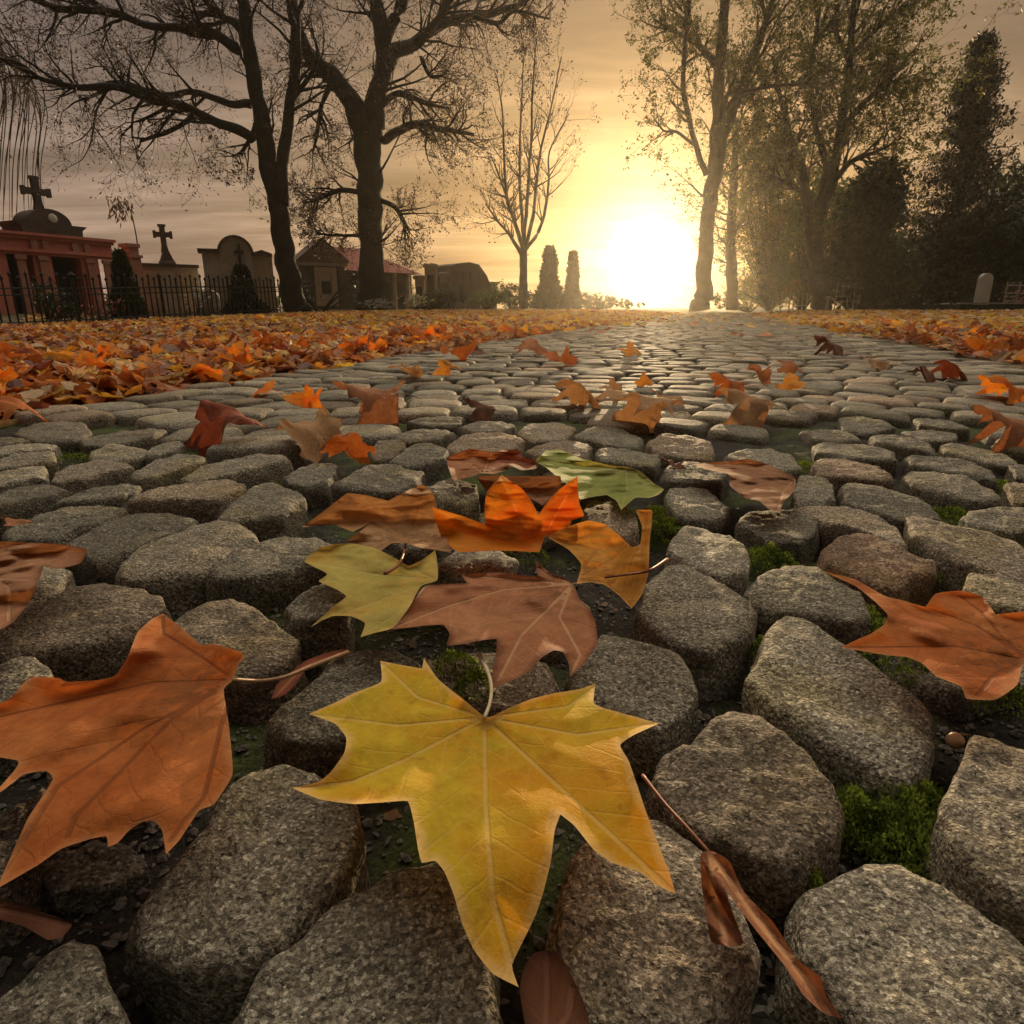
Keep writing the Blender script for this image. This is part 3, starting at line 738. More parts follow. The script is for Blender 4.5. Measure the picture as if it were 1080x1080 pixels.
# 3 pinkish brown leaf in the middle
traced_leaf('pinkish brown leaf with pale veins in the heap, just behind the yellow leaf', PINKBROWN,
 [(605,616),(611,631),(622,643),(628,656),(630,678),(615,701),(601,714),(600,701),(594,688),(584,686),(572,693),(557,709),(533,721),(518,727),(520,705),(523,690),(524,674),(510,675),(490,679),(471,681),(474,668),(467,659),(448,660),(413,664),(428,648),(436,634),(448,618),(470,616),(492,615),(487,606),(510,604),(533,604),(552,607),(567,608),(564,590),(572,597),(580,604),(596,610)],
 (604,616), [[(530,622),(470,640),(418,661)], [(550,670),(525,718)], [(590,650),(612,690),(603,710)], [(550,612),(492,607)], [(582,606),(566,592)]],
 z0=0.034, tilt=(0, 0.02), cup=0.002, curl=0.004, wave=0.005, height=lambda x, y: -0.008 * sst(650, 725, y) + 0.006 * sst(520, 450, x))
# 4 yellow-green
traced_leaf('pale yellow-green leaf at the left of the heap, partly under the pinkish brown one', YGREEN,
 [(461,612),(444,618),(432,640),(415,662),(397,667),(380,672),(385,657),(370,650),(350,650),(328,661),(350,641),(365,629),(354,621),(336,613),(345,605),(321,592),(335,579),(352,574),(370,573),(393,577),(412,586),(431,597),(446,590),(459,580),(462,598)],
 (461,611), [[(400,606),(326,592)], [(420,625),(332,658)], [(430,640),(384,668)], [(445,605),(435,597)], [(460,595),(459,583)]],
 z0=0.026, tilt=(0, 0.0), cup=0.001, curl=0.003, wave=0.004)
# 5 tan leaf above
traced_leaf('light brown leaf with a thin dark stalk, behind the yellow-green leaf', TAN,
 [(428,573),(413,573),(401,582),(388,577),(366,571),(380,560),(392,551),(372,561),(350,553),(318,556),(340,540),(366,520),(385,522),(409,528),(432,516),(446,511),(456,519),(460,530),(463,546),(471,565),(476,583),(460,580),(445,578)],
 (428,571), [[(400,545),(368,523)], [(390,550),(323,554)], [(440,540),(446,514)], [(400,572),(370,571)], [(452,575),(472,580)]],
 z0=0.022, cup=0.002, curl=0.006, wave=0.006, stalk=[(428,572),(426,583,.028),(420,596,.034),(406,605,.036)], stalk_mat=STALK_RED, stalk_r=0.0011, height=lambda x, y: 0.03 * sst(548, 512, y))
# 6 bright orange
traced_leaf('brightest orange leaf with upturned points, standing at the back of the heap', ORANGE,
 [(569,582),(541,581),(518,581),(483,582),(467,569),(460,552),(456,535),(467,538),(490,545),(512,553),(511,535),(514,518),(529,501),(549,514),(559,526),(568,543),(577,530),(590,516),(609,502),(611,530),(616,544),(603,549),(599,561),(585,563),(574,567)],
 (568,580), [[(520,565),(460,538)], [(545,540),(529,504)], [(585,545),(608,506)], [(590,560),(612,545)]],
 z0=0.020, cup=0.006, curl=0.004, wave=0.005, height=lambda x, y: 0.045 * sst(570, 502, y))
# 7 amber right
traced_leaf('amber-orange leaf curled up at the right end of the heap with a dark red stalk', AMBER,
 [(608,616),(613,595),(599,579),(578,566),(600,555),(620,549),(638,553),(654,565),(666,577),(675,574),(677,555),(671,538),(688,538),(687,556),(685,573),(684,604),(677,627),(666,642),(654,629),(638,617),(623,614)],
 (606,612), [[(640,608),(684,601)], [(630,580),(588,568)], [(645,590),(680,560),(683,542)], [(640,615),(666,638)]],
 z0=0.020, cup=0.006, curl=0.004, wave=0.004, stalk=[(638,609,.028),(660,606,.040),(684,602,.062),(704,590,.052)], stalk_mat=STALK_RED, stalk_r=0.0010, height=lambda x, y: 0.034 * sst(645, 688, x) + 0.014 * sst(620, 545, y))
# 8 green
traced_leaf('green leaf fading to yellow at its right tip, behind the heap of leaves', GREEN,
 [(565,486),(577,475),(592,474),(612,483),(645,491),(660,492),(675,497),(690,510),(700,516),(694,522),(684,525),(670,525),(655,538),(650,528),(640,522),(625,524),(612,527),(600,512),(588,503),(577,494)],
 (660,494), [[(620,492),(568,485)], [(630,510),(612,524)], [(662,515),(656,534)], [(685,505),(698,515)]],
 z0=0.016, cup=0.003, curl=0.005, wave=0.005)
# 9 brown at right of middle
traced_leaf('brown leaf with a pale yellow tip, right of the green leaf', BROWN,
 [(728,489),(760,487),(787,484),(802,487),(815,492),(838,503),(838,517),(827,529),(822,541),(811,537),(800,528),(785,525),(770,512),(768,500),(745,495)],
 (838,505), [[(790,490),(732,489)], [(800,510),(775,516)], [(825,520),(820,538)]],
 z0=0.020, cup=0.004, curl=0.004, wave=0.005)
# 10 right
traced_leaf('large orange-brown leaf at the right edge of the picture, below the reddish stone', RUST,
 [(1086,697),(1078,703),(1073,722),(1050,738),(1019,737),(1013,724),(987,713),(973,700),(956,693),(936,691),(887,683),(905,674),(917,669),(932,659),(936,648),(921,633),(902,618),(867,602),(902,611),(932,628),(955,634),(976,640),(987,626),(1013,623),(1036,629),(1050,648),(1080,645),(1115,648),(1128,672),(1110,690)],
 (1086,697), [[(1030,660),(960,634),(872,603)], [(1010,682),(892,683)], [(1060,675),(1035,645),(1010,627)], [(1050,710),(1030,735)]],
 z0=0.026, cup=0.003, curl=0.006, wave=0.006, height=lambda x, y: 0.010 * sst(640, 600, y))
# 11 left edge
traced_leaf('crumpled brown leaf with a folded dark edge, at the left edge above the rust leaf', BROWN,
 [(-40,578),(0,571),(25,572),(50,573),(72,575),(92,580),(85,594),(62,600),(46,597),(41,612),(30,636),(15,655),(0,664),(-40,672),(-60,620)],
 (-30,590), [[(20,580),(88,582)], [(10,620),(10,655)], [(0,610),(36,612)]],
 z0=0.024, cup=0.010, curl=0.010, wave=0.012)
# 12 folded strip, lower right
traced_leaf('narrow folded brown leaf wedged in the joint at the lower right', PINKBROWN,
 [(748,897),(757,900),(770,909),(777,925),(785,941),(800,957),(815,972),(828,992),(841,1012),(866,1031),(871,1050),(888,1074),(869,1069),(847,1049),(828,1019),(798,982),(773,949),(762,930),(772,960),(784,994),(769,998),(750,993),(745,967),(740,934),(739,901)],
 (748,898), [[(790,960),(850,1035),(884,1072)], [(752,940),(765,993)]],
 z0=0.012, cup=0.004, curl=0.004, wave=0.006, stalk=[(748,899,.012),(725,873,.012),(700,846,.008),(678,818,.004)], stalk_mat=STALK_RED, stalk_r=0.0008, spacing=0.002, height=lambda x, y: 0.007 * math.sin((x - 0.72 * y) * 0.16), name='folded_leaf')
traced_leaf('dull brown leaf poking out from under the tip of the yellow leaf', DULL,
 [(548,1045),(553,1020),(562,1006),(577,1002),(591,1008),(606,1035),(617,1060),(622,1088),(600,1110),(560,1105)],
 (575,1100), [[(577,1050),(577,1004)], [(600,1070),(605,1040)]], z0=0.006, cup=0.003, curl=0.003, wave=0.003)
traced_leaf('small dark leaf with a yellowish rim under the lower edge of the rust leaf', DULL,
 [(-30,948),(0,950),(30,957),(60,967),(76,975),(66,988),(50,991),(25,977),(0,970),(-30,962)],
 (-20,955), [[(30,965),(72,976)]], z0=0.008, cup=0.003, curl=0.004, wave=0.003)
traced_leaf('shrivelled reddish brown leaf lying along the long stalk of the rust leaf', DARKRED,
 [(286,737),(292,722),(305,710),(322,697),(345,688),(366,684),(360,691),(340,698),(322,707),(312,722),(300,733)], (290,735), [[(320,703),(362,687)]], z0=0.010, cup=0.002, curl=0.004, wave=0.004, name='shrivelled_leaf')
traced_leaf('brown leaf standing behind the brightest orange leaf', BROWN,
 [(503,503),(520,501),(540,502),(565,502),(591,502),(591,515),(583,524),(572,533),(560,526),(548,518),(530,516),(514,520)], (545,520), [[(520,508),(505,504)], [(570,510),(590,505)]], z0=0.018, cup=0.004, wave=0.005, height=lambda x, y: 0.02 * sst(520, 500, y))
traced_leaf('red-brown leaf with a torn pale patch, farther back than the heap', PINKBROWN,
 [(471,483),(484,477),(497,473),(520,477),(532,474),(545,475),(546,488),(536,495),(522,500),(508,499),(496,503),(478,507),(474,496)], (510,500), [[(495,488),(474,484)], [(515,485),(519,478)], [(530,490),(544,478)]], z0=0.016, cup=0.005, curl=0.006, wave=0.008)
traced_leaf('dark red folded end of leaf beside the red-brown torn one', DARKRED,
 [(522,485),(532,477),(546,474),(552,482),(562,485),(566,494),(550,496),(537,490)], (560,490), [[(540,485),(526,484)]], z0=0.030, cup=0.004, wave=0.005)

# generic plane leaf for the smaller ones
HALF = [(0, 0), (.08, -.06), (.20, -.09), (.33, -.15), (.35, -.04), (.44, .0), (.56, .02), (.48, .10), (.42, .19), (.46, .29), (.52, .36), (.58, .53), (.46, .49), (.35, .46), (.275, .43), (.26, .54), (.28, .64), (.19, .69), (.11, .83), (0, .98)]
FULL = HALF + [(-x, y) for x, y in HALF[-2:0:-1]]
TVEIN = [[(0, 0), (0, .5), (0, .97)], [(0, 0), (.3, .28), (.55, .51)], [(0, 0), (-.3, .28), (-.55, .51)], [(0, 0), (.3, .0), (.54, .02)], [(0, 0), (-.3, .0), (-.54, .02)], [(0, 0), (.31, -.14)], [(0, 0), (-.31, -.14)]]
def leaf_variant(k, size=0.17):
    r = random.Random(100 + k)
    pts = [((x + r.gauss(0, .018)) * size * r.uniform(.96, 1.04), (y + r.gauss(0, .018)) * size * 0.95) for x, y in FULL]
    v, f, e = leaf_sheet(pts, size * 0.055, 2)
    segs = vein_segs([[(a * size, b * size * .95) for a, b in vn] for vn in TVEIN])
    vt, vs = seg_dist(v, segs)
    roll, fold, bend, tw = r.uniform(-9, 6), r.uniform(-.6, .35), r.uniform(-7, 4), r.uniform(-6, 6)
    if k % 4 == 0: roll *= 1.8
    out = []
    for (x, y), dt, ed in zip(v, vt, e):
        yy = y - 0.45 * size
        z = roll * x * x + fold * abs(x) + bend * yy * yy + tw * x * yy * 2
        z += min(.004, dt * .2) + 0.02 * math.exp(-ed / .012) * noise.noise(Vector((x * 30 + k * 7, y * 30, 2))) + 0.016 * noise.noise(Vector((x * 16, y * 16, k)))
        out.append((x, yy, z))
    zs = min(p[2] for p in out)
    me = MB(); me.add([(a, b, c) for a, b, c in out], f, vs=vs, vt=vt, ve=e)
    # stalk
    s0 = Vector(min(out, key=lambda p: abs(p[0]) + abs(p[1] + 0.45 * size)))
    sp = open_spline([s0, s0 + Vector((.004, -.03, .004)), s0 + Vector((r.uniform(-.02, .02), -.065, r.uniform(0, .012)))], 4)
    sb = MB(); sb.tube(sp, [.0012] * len(sp), 5, vt=0.0, ve=0.02)
    return me, sb
VAR = [leaf_variant(k) for k in range(10)]
_cache = {}
def leaf_meshes(k, mat):
    if (k, mat.name) in _cache: return _cache[(k, mat.name)]
    a, b = VAR[k]
    o1 = a.build('blade', mat, smooth=True); o2 = b.build('stalk', STALK_BR, smooth=True)
    m = (o1.data, o2.data)
    bpy.data.objects.remove(o1); bpy.data.objects.remove(o2)
    _cache[(k, mat.name)] = m
    return m
_joined = {}
def leaf_one_mesh(k, mat):
    """blade and stalk in one mesh, for leaves a few pixels across"""
    if (k, mat.name) in _joined: return _joined[(k, mat.name)]
    a, b = VAR[k]; mb = MB()
    mb.add(a.v, a.f, vs=a.at['vs'], vt=a.at['vt'], ve=a.at['ve'])
    mb.add(b.v, b.f, vs=0.0, vt=0.0, ve=0.02)
    o = mb.build('fallen_leaf', mat, smooth=True); m = o.data
    bpy.data.objects.remove(o); _joined[(k, mat.name)] = m
    return m
def rest_z(me, M, base):
    n = len(me.vertices); a = np.empty(n * 3, np.float32); me.vertices.foreach_get('co', a)
    a = a.reshape(-1, 3) @ np.array(M.to_3x3()).T
    return base - np.percentile(a[:, 2], 12)

def placed_leaf(px, py, wpx, mat, label, tilt=0.2, yaw=None, k=None, group=None, parts=True, base=0.002):
    k = random.randrange(10) if k is None else k
    p = G(px, py, 0.01)
    dep = p.y * CP - (p.z - H0) * SP
    sc = wpx * dep / F / 0.175 * 0.92
    tilt *= 0.62
    yaw = random.uniform(0, 6.28) if yaw is None else R(yaw)
    M = Matrix.Rotation(yaw, 4, 'Z') @ Matrix.Rotation(tilt, 4, 'X') @ Matrix.Rotation(random.uniform(-.25, .25), 4, 'Y') @ Matrix.Diagonal((sc, sc, sc, 1))
    b, s = leaf_meshes(k, mat)
    z = rest_z(b, M, base)
    rt = root('plane_leaf', label, 'leaf', (0, 0, 0), group)
    rt.matrix_world = Matrix.Translation((p.x, p.y, z)) @ M
    for nm, me in (('blade', b), ('stalk', s)):
        c = bpy.data.objects.new(nm, me); COL.objects.link(c); c.parent = rt
    return rt

PL = [
 (232,460,80,DARKRED,'dark red curled leaf on the mossy stones at the left',0.5,40,0), (318,462,75,TAN,'tan leaf between two small orange ones, left of the leaf heap',0.25,70,1),
 (368,476,58,RUST,'rust-orange leaf touching the right side of the tan one',0.9,200,4), (322,425,42,ORANGE,'small bright orange leaf just behind the tan one',1.1,10,2),
 (385,437,80,PINKBROWN,'brown leaf right of the small bright orange one',0.35,100,8), (280,413,36,ORANGE,'small orange leaf lying by itself near the left leaf carpet',0.6,330,3),
 (504,436,42,DULL,'dark brown curled leaf alone in the middle of the path, left of the tan pair',0.5,80,0), (606,424,62,TAN,'brown leaf peaked like a tent on the sunlit stones',0.7,120,4),
 (664,444,86,TAN,'wide dry tan leaf below the sun glow on the path',0.3,95,5), (680,404,20,AMBER,'small glowing amber leaf on the path below the sun',1.2,5,6),
 (666,372,28,AMBER,'amber leaf farthest up the path, right under the sun',1.1,20,7), (764,412,42,RUST,'reddish leaf at the left of a row of three on the far path',0.5,90,8),
 (797,402,36,PINKBROWN,'middle leaf of a row of three on the far path, brownish pink',1.1,30,2), (834,407,32,AMBER,'small amber leaf at the right of a row of three',0.9,350,3),
 (780,438,70,TAN,'pale crumpled leaf below the row of three leaves',0.4,60,0), (1000,398,48,DARKRED,'dark red leaf near the right leaf carpet',0.7,100,4),
 (1052,418,60,ORANGE,'orange leaf lying near the right edge of the path',0.35,85,6), (1052,462,72,PINKBROWN,'brown leaf curled over a stone at the right edge',0.5,70,8),
 (968,400,36,DULL,'dull brown leaf left of the dark red one on the right',0.4,60,1), (872,372,38,DULL,'brown leaf lying far along the right side of the path',0.5,95,0),
 (585,382,44,RUST,'rusty leaf in a thin scatter on the far path',0.6,60,9), (560,372,38,PINKBROWN,'pinkish leaf beside the rusty one on the far path',0.6,15,5),
 (500,371,30,DULL,'dark pointed leaf on the far path near the end of the left carpet',0.8,10,7), (478,378,38,RUST,'rust leaf close to the end of the left leaf carpet',0.5,110,2),
 (14,546,34,PINKBROWN,'small pinkish brown leaf at the left edge above the crumpled one',0.4,100,3), (14,441,70,RUST,'flat orange-brown leaf at the left edge beside the leaf carpet',0.25,80,5),
 (470,392,30,AMBER,'yellowish leaf just off the end of the left leaf carpet',0.5,40,6), (425,396,44,TAN,'tan leaf half out of the left leaf carpet',0.5,90,9), (640,418,36,TAN,'tan leaf in the sun streak left of the small glowing one',0.5,80,1),
 (700,420,40,TAN,'pale leaf in the sun streak right of the small glowing one',0.5,80,7), (830,390,30,PINKBROWN,'pinkish brown leaf behind the row of three leaves',0.6,40,4), (920,385,34,TAN,'tan leaf alone between the path centre and the right carpet',0.5,70,3),
 (706,486,30,DULL,'torn dark leaf scrap lying on a mossy stone',0.2,10,9),
]
for (px, py, w, mat, lab, ti, yw, k) in PL:
    placed_leaf(px, py, w, mat, lab, ti, yw, k)

# pale brown nut in the joint at the right
pn = G(1007, 781, -0.006)
mb = MB(); mb.lathe([(.0005, -.0045), (.0035, -.003), (.0046, 0), (.0038, .003), (.0016, .0048), (.0003, .0054)], (0, 0, 0), 14, Matrix.Translation(pn) @ Matrix.Rotation(R(60), 4, 'X'))
tag(mb.build('nut', rough_mat('nut_shell', (0.42, 0.22, 0.10), (0.55, 0.33, 0.18), 200, 0.4, 0.2, .0003, world=False), loc=pn, smooth=True), 'small smooth pale brown nut in the gravel joint near the right edge', 'nut')

# ------------------------------------------------------------------ leaf carpets either side
CARPET = [('rust', RUST, 'rust-orange'), ('orange', ORANGE, 'bright orange'), ('amber', AMBER, 'amber yellow'), ('brown', PINKBROWN, 'pinkish brown'), ('tan', TAN, 'pale tan'), ('darkred', DARKRED, 'dark red')]
def carpet_individual(side, n, smax):
    made = 0; tries = 0; got = []
    while made < n and tries < 20000:
        tries += 1
        r = 1.0 + (random.random() ** 1.4) * 5.5 if side < 0 else 2.4 + (random.random() ** 1.3) * 5
        off = (random.random() ** 1.5) * smax
        q = (QL - 0.03 - off) if side < 0 else (QR + 0.12 + off)
        x, y = from_qr(q, r)
        px, py = to_px((x, y, 0))
        if not (-30 < px < 1110 and y > 0.5): continue
        got.append((x, y)); made += 1
        w = random.choices(range(6), (6, 2.6, 1.4, 4.5, 3, 2.4))[0]
        _, mat, cn = CARPET[w]
        k = random.randrange(10)
        sc = random.uniform(0.40, 0.72)
        M = Matrix.Rotation(random.uniform(0, 6.28), 4, 'Z') @ Matrix.Rotation(random.choice((0.1, 0.2, 0.4, 0.6, 1.0)) * random.uniform(.6, 1.2), 4, 'X') @ Matrix.Rotation(random.uniform(-.5, .5), 4, 'Y') @ Matrix.Diagonal((sc, sc, sc, 1))
        me = leaf_one_mesh(k, mat)
        o = bpy.data.objects.new('fallen_leaf', me)
        COL.objects.link(o)
        z = rest_z(me, M, ground_z(x, y) + random.uniform(0.0, 0.03))
        o.matrix_world = Matrix.Translation((x, y, z)) @ M
        sd = 'left' if side < 0 else 'right'
        tag(o, f'{cn} fallen leaf in the thick leaf carpet {sd} of the cobbles', 'leaf', f'{cn} leaves of the {sd} leaf carpet')
carpet_individual(-1, 150, 1.6)
carpet_individual(1, 70, 1.5)

M_LITTER = simple_leaf_mat('leaf_litter', [(0.14, 0.04, 0.02), (0.36, 0.11, 0.03), (0.52, 0.18, 0.03), (0.64, 0.29, 0.03), (0.62, 0.40, 0.05), (0.40, 0.24, 0.10), (0.50, 0.34, 0.16)], 0.4)
def litter():
    mb = MB()
    fan = [(x, y - .4) for x, y in FULL[::2]]
    n = len(fan)
    def one(x, y, z, s, rnd, flat):
        M = Matrix.Rotation(random.uniform(0, 6.28), 3, 'Z') @ Matrix.Rotation(random.gauss(0, 0.2 if flat else 0.4), 3, 'X') @ Matrix.Rotation(random.gauss(0, 0.2 if flat else 0.35), 3, 'Y')
        c1, c2 = random.uniform(-.9, .6), random.uniform(-.6, .5)
        vs = [M @ Vector((0, 0, 0)) * s + Vector((x, y, z))]
        for a, b in fan:
            vs.append(M @ Vector((a, b, c1 * a * a + c2 * b * b + random.uniform(-.04, .04))) * s + Vector((x, y, z)))
        mb.add(vs, [(0, 1 + i, 1 + (i + 1) % n) for i in range(n)], rnd=rnd)
    def colour(r, q):
        v = random.random()
        far = sst(4, 11, r)
        v = random.choice((0.05, .1, .18, .2, .22, .26, .30, .33, .38, .45, .55, .8, .95)) if random.random() > far * .75 else random.choice((.3, .42, .5, .56, .62, .68, .72, .95))
        return min(1, max(0, v + random.gauss(0, .04)))
    for side, N, smax, r0 in ((-1, 24000, 24, 0.6), (1, 15000, 22, 1.4)):
        for _ in range(N):
            r = r0 + (random.random() ** 1.5) * 27
            lim = min(smax, 1.2 + r * 1.1)
            q = (QL + 0.10 * abs(random.gauss(0, 1)) - 0.05 - lim * random.random() ** 1.25) if side < 0 else (QR + 0.1 + lim * random.random() ** 1.2)
            if side > 0 and random.random() < 0.5 * math.exp(-(q - QR) / 0.25): continue
            x, y = from_qr(q, r)
            if y < 0.3: continue
            px, py = to_px((x, y, 0))
            if px < -150 or px > 1230: continue
            s = random.uniform(.03, .105) if r < 9 else random.uniform(.09, .17)
            one(x, y, ground_z(x, y) + random.uniform(0.006, 0.035), s, colour(r, q), r > 10)
    # thin scatter that has drifted onto the far path
    for _ in range(420):
        r = 5 + random.random() ** 0.8 * 24
        q = random.uniform(QL, QR)
        if abs(q) < .9 and random.random() < .75: continue
        x, y = from_qr(q, r)
        one(x, y, random.uniform(.008, .02), random.uniform(.09, .16), colour(r, q), True)
    tag(mb.build('leaf_litter', M_LITTER), kind='stuff')
litter()

# ------------------------------------------------------------------ trees
def twist(v, a):
    ax = Vector((random.gauss(0, 1), random.gauss(0, 1), random.gauss(0, 1))).cross(v)
    if ax.length < 1e-6: ax = Vector((1, 0, 0))
    return (Matrix.Rotation(a, 3, ax.normalized()) @ v).normalized()

class Tree:
    def __init__(s, leaf=0.07, density=1.0, up=0.15, depth=3, spread=(0.5, 1.0), kids=(3, 5), leafp=1.0):
        s.wood, s.twig, s.leaf = MB(), MB(), MB()
        s.ls, s.dens, s.up, s.depth, s.spread, s.kids, s.leafp = leaf, density, up, depth, spread, kids, leafp
    def blades(s, p, n, rad):
        for _ in range(n):
            c = p + Vector((random.gauss(0, rad), random.gauss(0, rad), random.gauss(0, rad)))
            a = Vector((random.gauss(0, 1), random.gauss(0, 1), random.gauss(0, 1))).normalized()
            b = a.cross(Vector((random.gauss(0, 1), random.gauss(0, 1), random.gauss(0, 1)))).normalized()
            L = s.ls * random.uniform(.6, 1.3); w = L * random.uniform(.3, .5)
            s.leaf.add([c - a * L * .5, c + b * w * .5 - a * L * .1, c + a * L * .5, c - b * w * .5 - a * L * .05], [(0, 1, 2, 3)], rnd=random.random())
    def grow(s, p, d, L, r, lvl):
        n = 5 if lvl > 1 else 4
        pts, rad = [p.copy()], [r]
        q, v = p.copy(), d.copy()
        for i in range(n):
            v = twist(v, abs(random.gauss(0, .24)))
            v = (v + Vector((0, 0, s.up * .35))).normalized()
            q = q + v * (L / n); pts.append(q.copy()); rad.append(max(.003, r * (1 - .75 * (i + 1) / n)))
        s.twig.tube(pts, rad, 5 if lvl > 1 else 3, cap=False)
        if lvl <= 0:
            if random.random() < s.leafp: s.blades(pts[-1], max(1, int(s.dens * random.uniform(1, 4))), L * .22)
            if random.random() < s.leafp * .6: s.blades(pts[2], max(1, int(s.dens * random.uniform(0, 3))), L * .2)
            return
        for _ in range(random.randint(*s.kids)):
            i = random.randint(1, n); a = pts[i]
            dv = (pts[i] - pts[i - 1]).normalized()
            s.grow(a, twist(dv, random.uniform(*s.spread)), L * random.uniform(.45, .75), max(.004, rad[i] * random.uniform(.55, .8)), lvl - 1)
        s.grow(pts[-1], v, L * .6, max(.004, rad[-1]), lvl - 1)
    def limb(s, pix, Y, w, sides=8, jitter=0.0, twigs=8, tl=1.3, start=0.25, lvl=None, knob=0.25, dY=0.0):
        """main limb traced in the photo: pix points, widths in pixels, at distance Y (drifting by dY towards its end)"""
        n0 = len(pix); pts = []
        for i, (x, y) in enumerate(pix):
            pts.append(P(x, y, Y + dY * i / max(1, n0 - 1)))
        sp = open_spline(pts, 6); n = len(sp)
        k = Y / (F * 1.04)
        ww = np.interp(np.linspace(0, 1, n), np.linspace(0, 1, len(w)), w)
        rad = [a * k * .5 for a in ww]
        sp = [p + Vector((noise.noise(p * 1.7), noise.noise(p * 1.7 + Vector((5, 5, 5))), noise.noise(p * 1.9 + Vector((2, 9, 1))))) * min(.10, .30 * r + .02) * (1 if 0 < i < n - 1 else 0) for i, (p, r) in enumerate(zip(sp, rad))]
        s.wood.tube(sp, rad, sides, knob=knob)
        lv = s.depth if lvl is None else lvl
        for _ in range(twigs):
            i = int(n * (start + (1 - start) * random.random())); i = min(n - 1, max(1, i))
            dv = (sp[i] - sp[i - 1]).normalized()
            s.grow(sp[i], twist(dv, random.uniform(.5, 1.15)), tl * random.uniform(.5, 1.15), min(rad[i] * .6, .05), lv)
        return sp
    def finish(s, name, label, base, bark, foliage, cat='tree', group=None, twig_mat=None):
        rt = root(name, label, cat, base, group)
        s.wood.build('trunk', bark, rt, smooth=True)
        if s.twig.v: s.twig.build('branches', twig_mat or bark, rt)
        if s.leaf.v: s.leaf.build('foliage', foliage, rt)
        return rt

M_FOL_BROWN = simple_leaf_mat('sparse_brown_foliage', [(0.05, 0.03, 0.018), (0.10, 0.055, 0.03), (0.14, 0.08, 0.04)], 0.25)
M_FOL_OLIVE = simple_leaf_mat('olive_foliage', [(0.06, 0.07, 0.018), (0.11, 0.12, 0.028), (0.17, 0.165, 0.04), (0.22, 0.17, 0.045)], 0.5)
M_FOL_GREEN = simple_leaf_mat('green_foliage', [(0.05, 0.075, 0.018), (0.09, 0.135, 0.028), (0.15, 0.19, 0.045)], 0.5)
M_FOL_GOLD = simple_leaf_mat('golden_foliage', [(0.13, 0.125, 0.03), (0.21, 0.19, 0.045), (0.30, 0.24, 0.07)], 0.55)
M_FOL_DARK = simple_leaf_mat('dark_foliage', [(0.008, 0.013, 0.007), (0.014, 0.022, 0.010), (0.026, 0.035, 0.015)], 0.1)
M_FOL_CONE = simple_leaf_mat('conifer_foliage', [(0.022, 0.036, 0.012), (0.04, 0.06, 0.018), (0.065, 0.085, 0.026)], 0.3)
M_FOL_YEL = simple_leaf_mat('yellow_shrub_foliage', [(0.16, 0.11, 0.02), (0.26, 0.17, 0.03), (0.12, 0.10, 0.02)], 0.35)

# left forked tree
Y1 = 19.5
t = Tree(0.075, 1.3, 0.05, 3, (.5, 1.1), (2, 3), .8)
t.limb([(318,336),(312,325),(306,290),(298,250),(290,205),(281,160),(273,110),(265,60),(258,20),(250,-40),(243,-130)], Y1, [35,26,22,20,19,17,15,13,12,10,8], 12, twigs=12, tl=1.6, start=.45)
t.limb([(297,215),(299,170),(306,110),(313,60),(310,10),(300,-50),(296,-120)], Y1, [13,11,11,11,9,8,6], 8, twigs=12, tl=1.4, start=.3, dY=.8)
t.limb([(268,148),(250,135),(225,128),(195,112),(160,105),(120,92),(85,92),(45,84),(20,68),(-10,60)], Y1, [10,9,8,7,7,6,5,4,3,2], 7, twigs=26, tl=1.5, start=.12, dY=-2.5)
t.limb([(264,110),(240,108),(205,98),(170,100),(130,88),(95,92),(60,90)], Y1, [9,7,6,6,5,5,3], 7, twigs=16, tl=1.4, start=.2, dY=2.0)
t.limb([(252,52),(240,45),(220,35),(190,30),(160,28),(115,12),(60,8),(20,-6)], Y1, [11,9,8,7,6,6,5,3], 7, twigs=26, tl=1.5, start=.15, dY=-1.5)
t.limb([(205,122),(185,135),(165,143),(148,149)], Y1, [5,4,4,3], 6, twigs=3, tl=.6, start=.5)
t.limb([(270,130),(262,150),(255,160),(245,165)], Y1, [6,4,3,2], 5, twigs=7, tl=.9, start=.3)
t.limb([(258,30),(235,18),(215,0),(190,-40)], Y1, [8,6,5,4], 6, twigs=14, tl=1.5, start=.2, dY=1.5)
t.limb([(306,110),(320,90),(335,60),(330,30)], Y1, [6,5,4,2], 5, twigs=8, tl=1.2, start=.2)
t.limb([(115,12),(80,-10),(40,-40)], Y1, [5,4,2], 5, twigs=10, tl=1.5, start=.1, dY=-2)
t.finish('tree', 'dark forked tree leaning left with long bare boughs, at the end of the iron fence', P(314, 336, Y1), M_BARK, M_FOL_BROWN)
# oak in the left middle
Y2 = 22.0
t = Tree(0.08, 1.3, 0.03, 3, (.5, 1.15), (2, 3), .8)
t.limb([(392,332),(393,318),(391,280),(390,240),(389,200),(388,165),(386,138)], Y2, [42,28,25,24,25,27,30], 14, twigs=10, tl=1.5, start=.3, knob=.35)
t.limb([(386,150),(372,110),(355,85),(335,68),(322,50),(310,20),(300,-40)], Y2, [26,19,16,14,11,9,7], 9, twigs=14, tl=1.6, start=.25, dY=-1.5)
t.limb([(392,140),(398,100),(402,60),(400,20),(392,-30),(388,-120)], Y2, [23,18,15,13,11,8], 9, twigs=14, tl=1.7, start=.2)
t.limb([(405,70),(415,55),(440,45),(465,25),(500,18),(540,8),(570,-8)], Y2, [16,14,11,9,7,6,4], 8, twigs=22, tl=1.5, start=.25, dY=1.5)
t.limb([(402,50),(420,10),(440,-40)], Y2, [13,11,8], 7, twigs=10, tl=1.6, start=.2)
t.limb([(440,45),(470,10),(490,-40)], Y2, [8,7,5], 6, twigs=12, tl=1.5, start=.2, dY=-1)
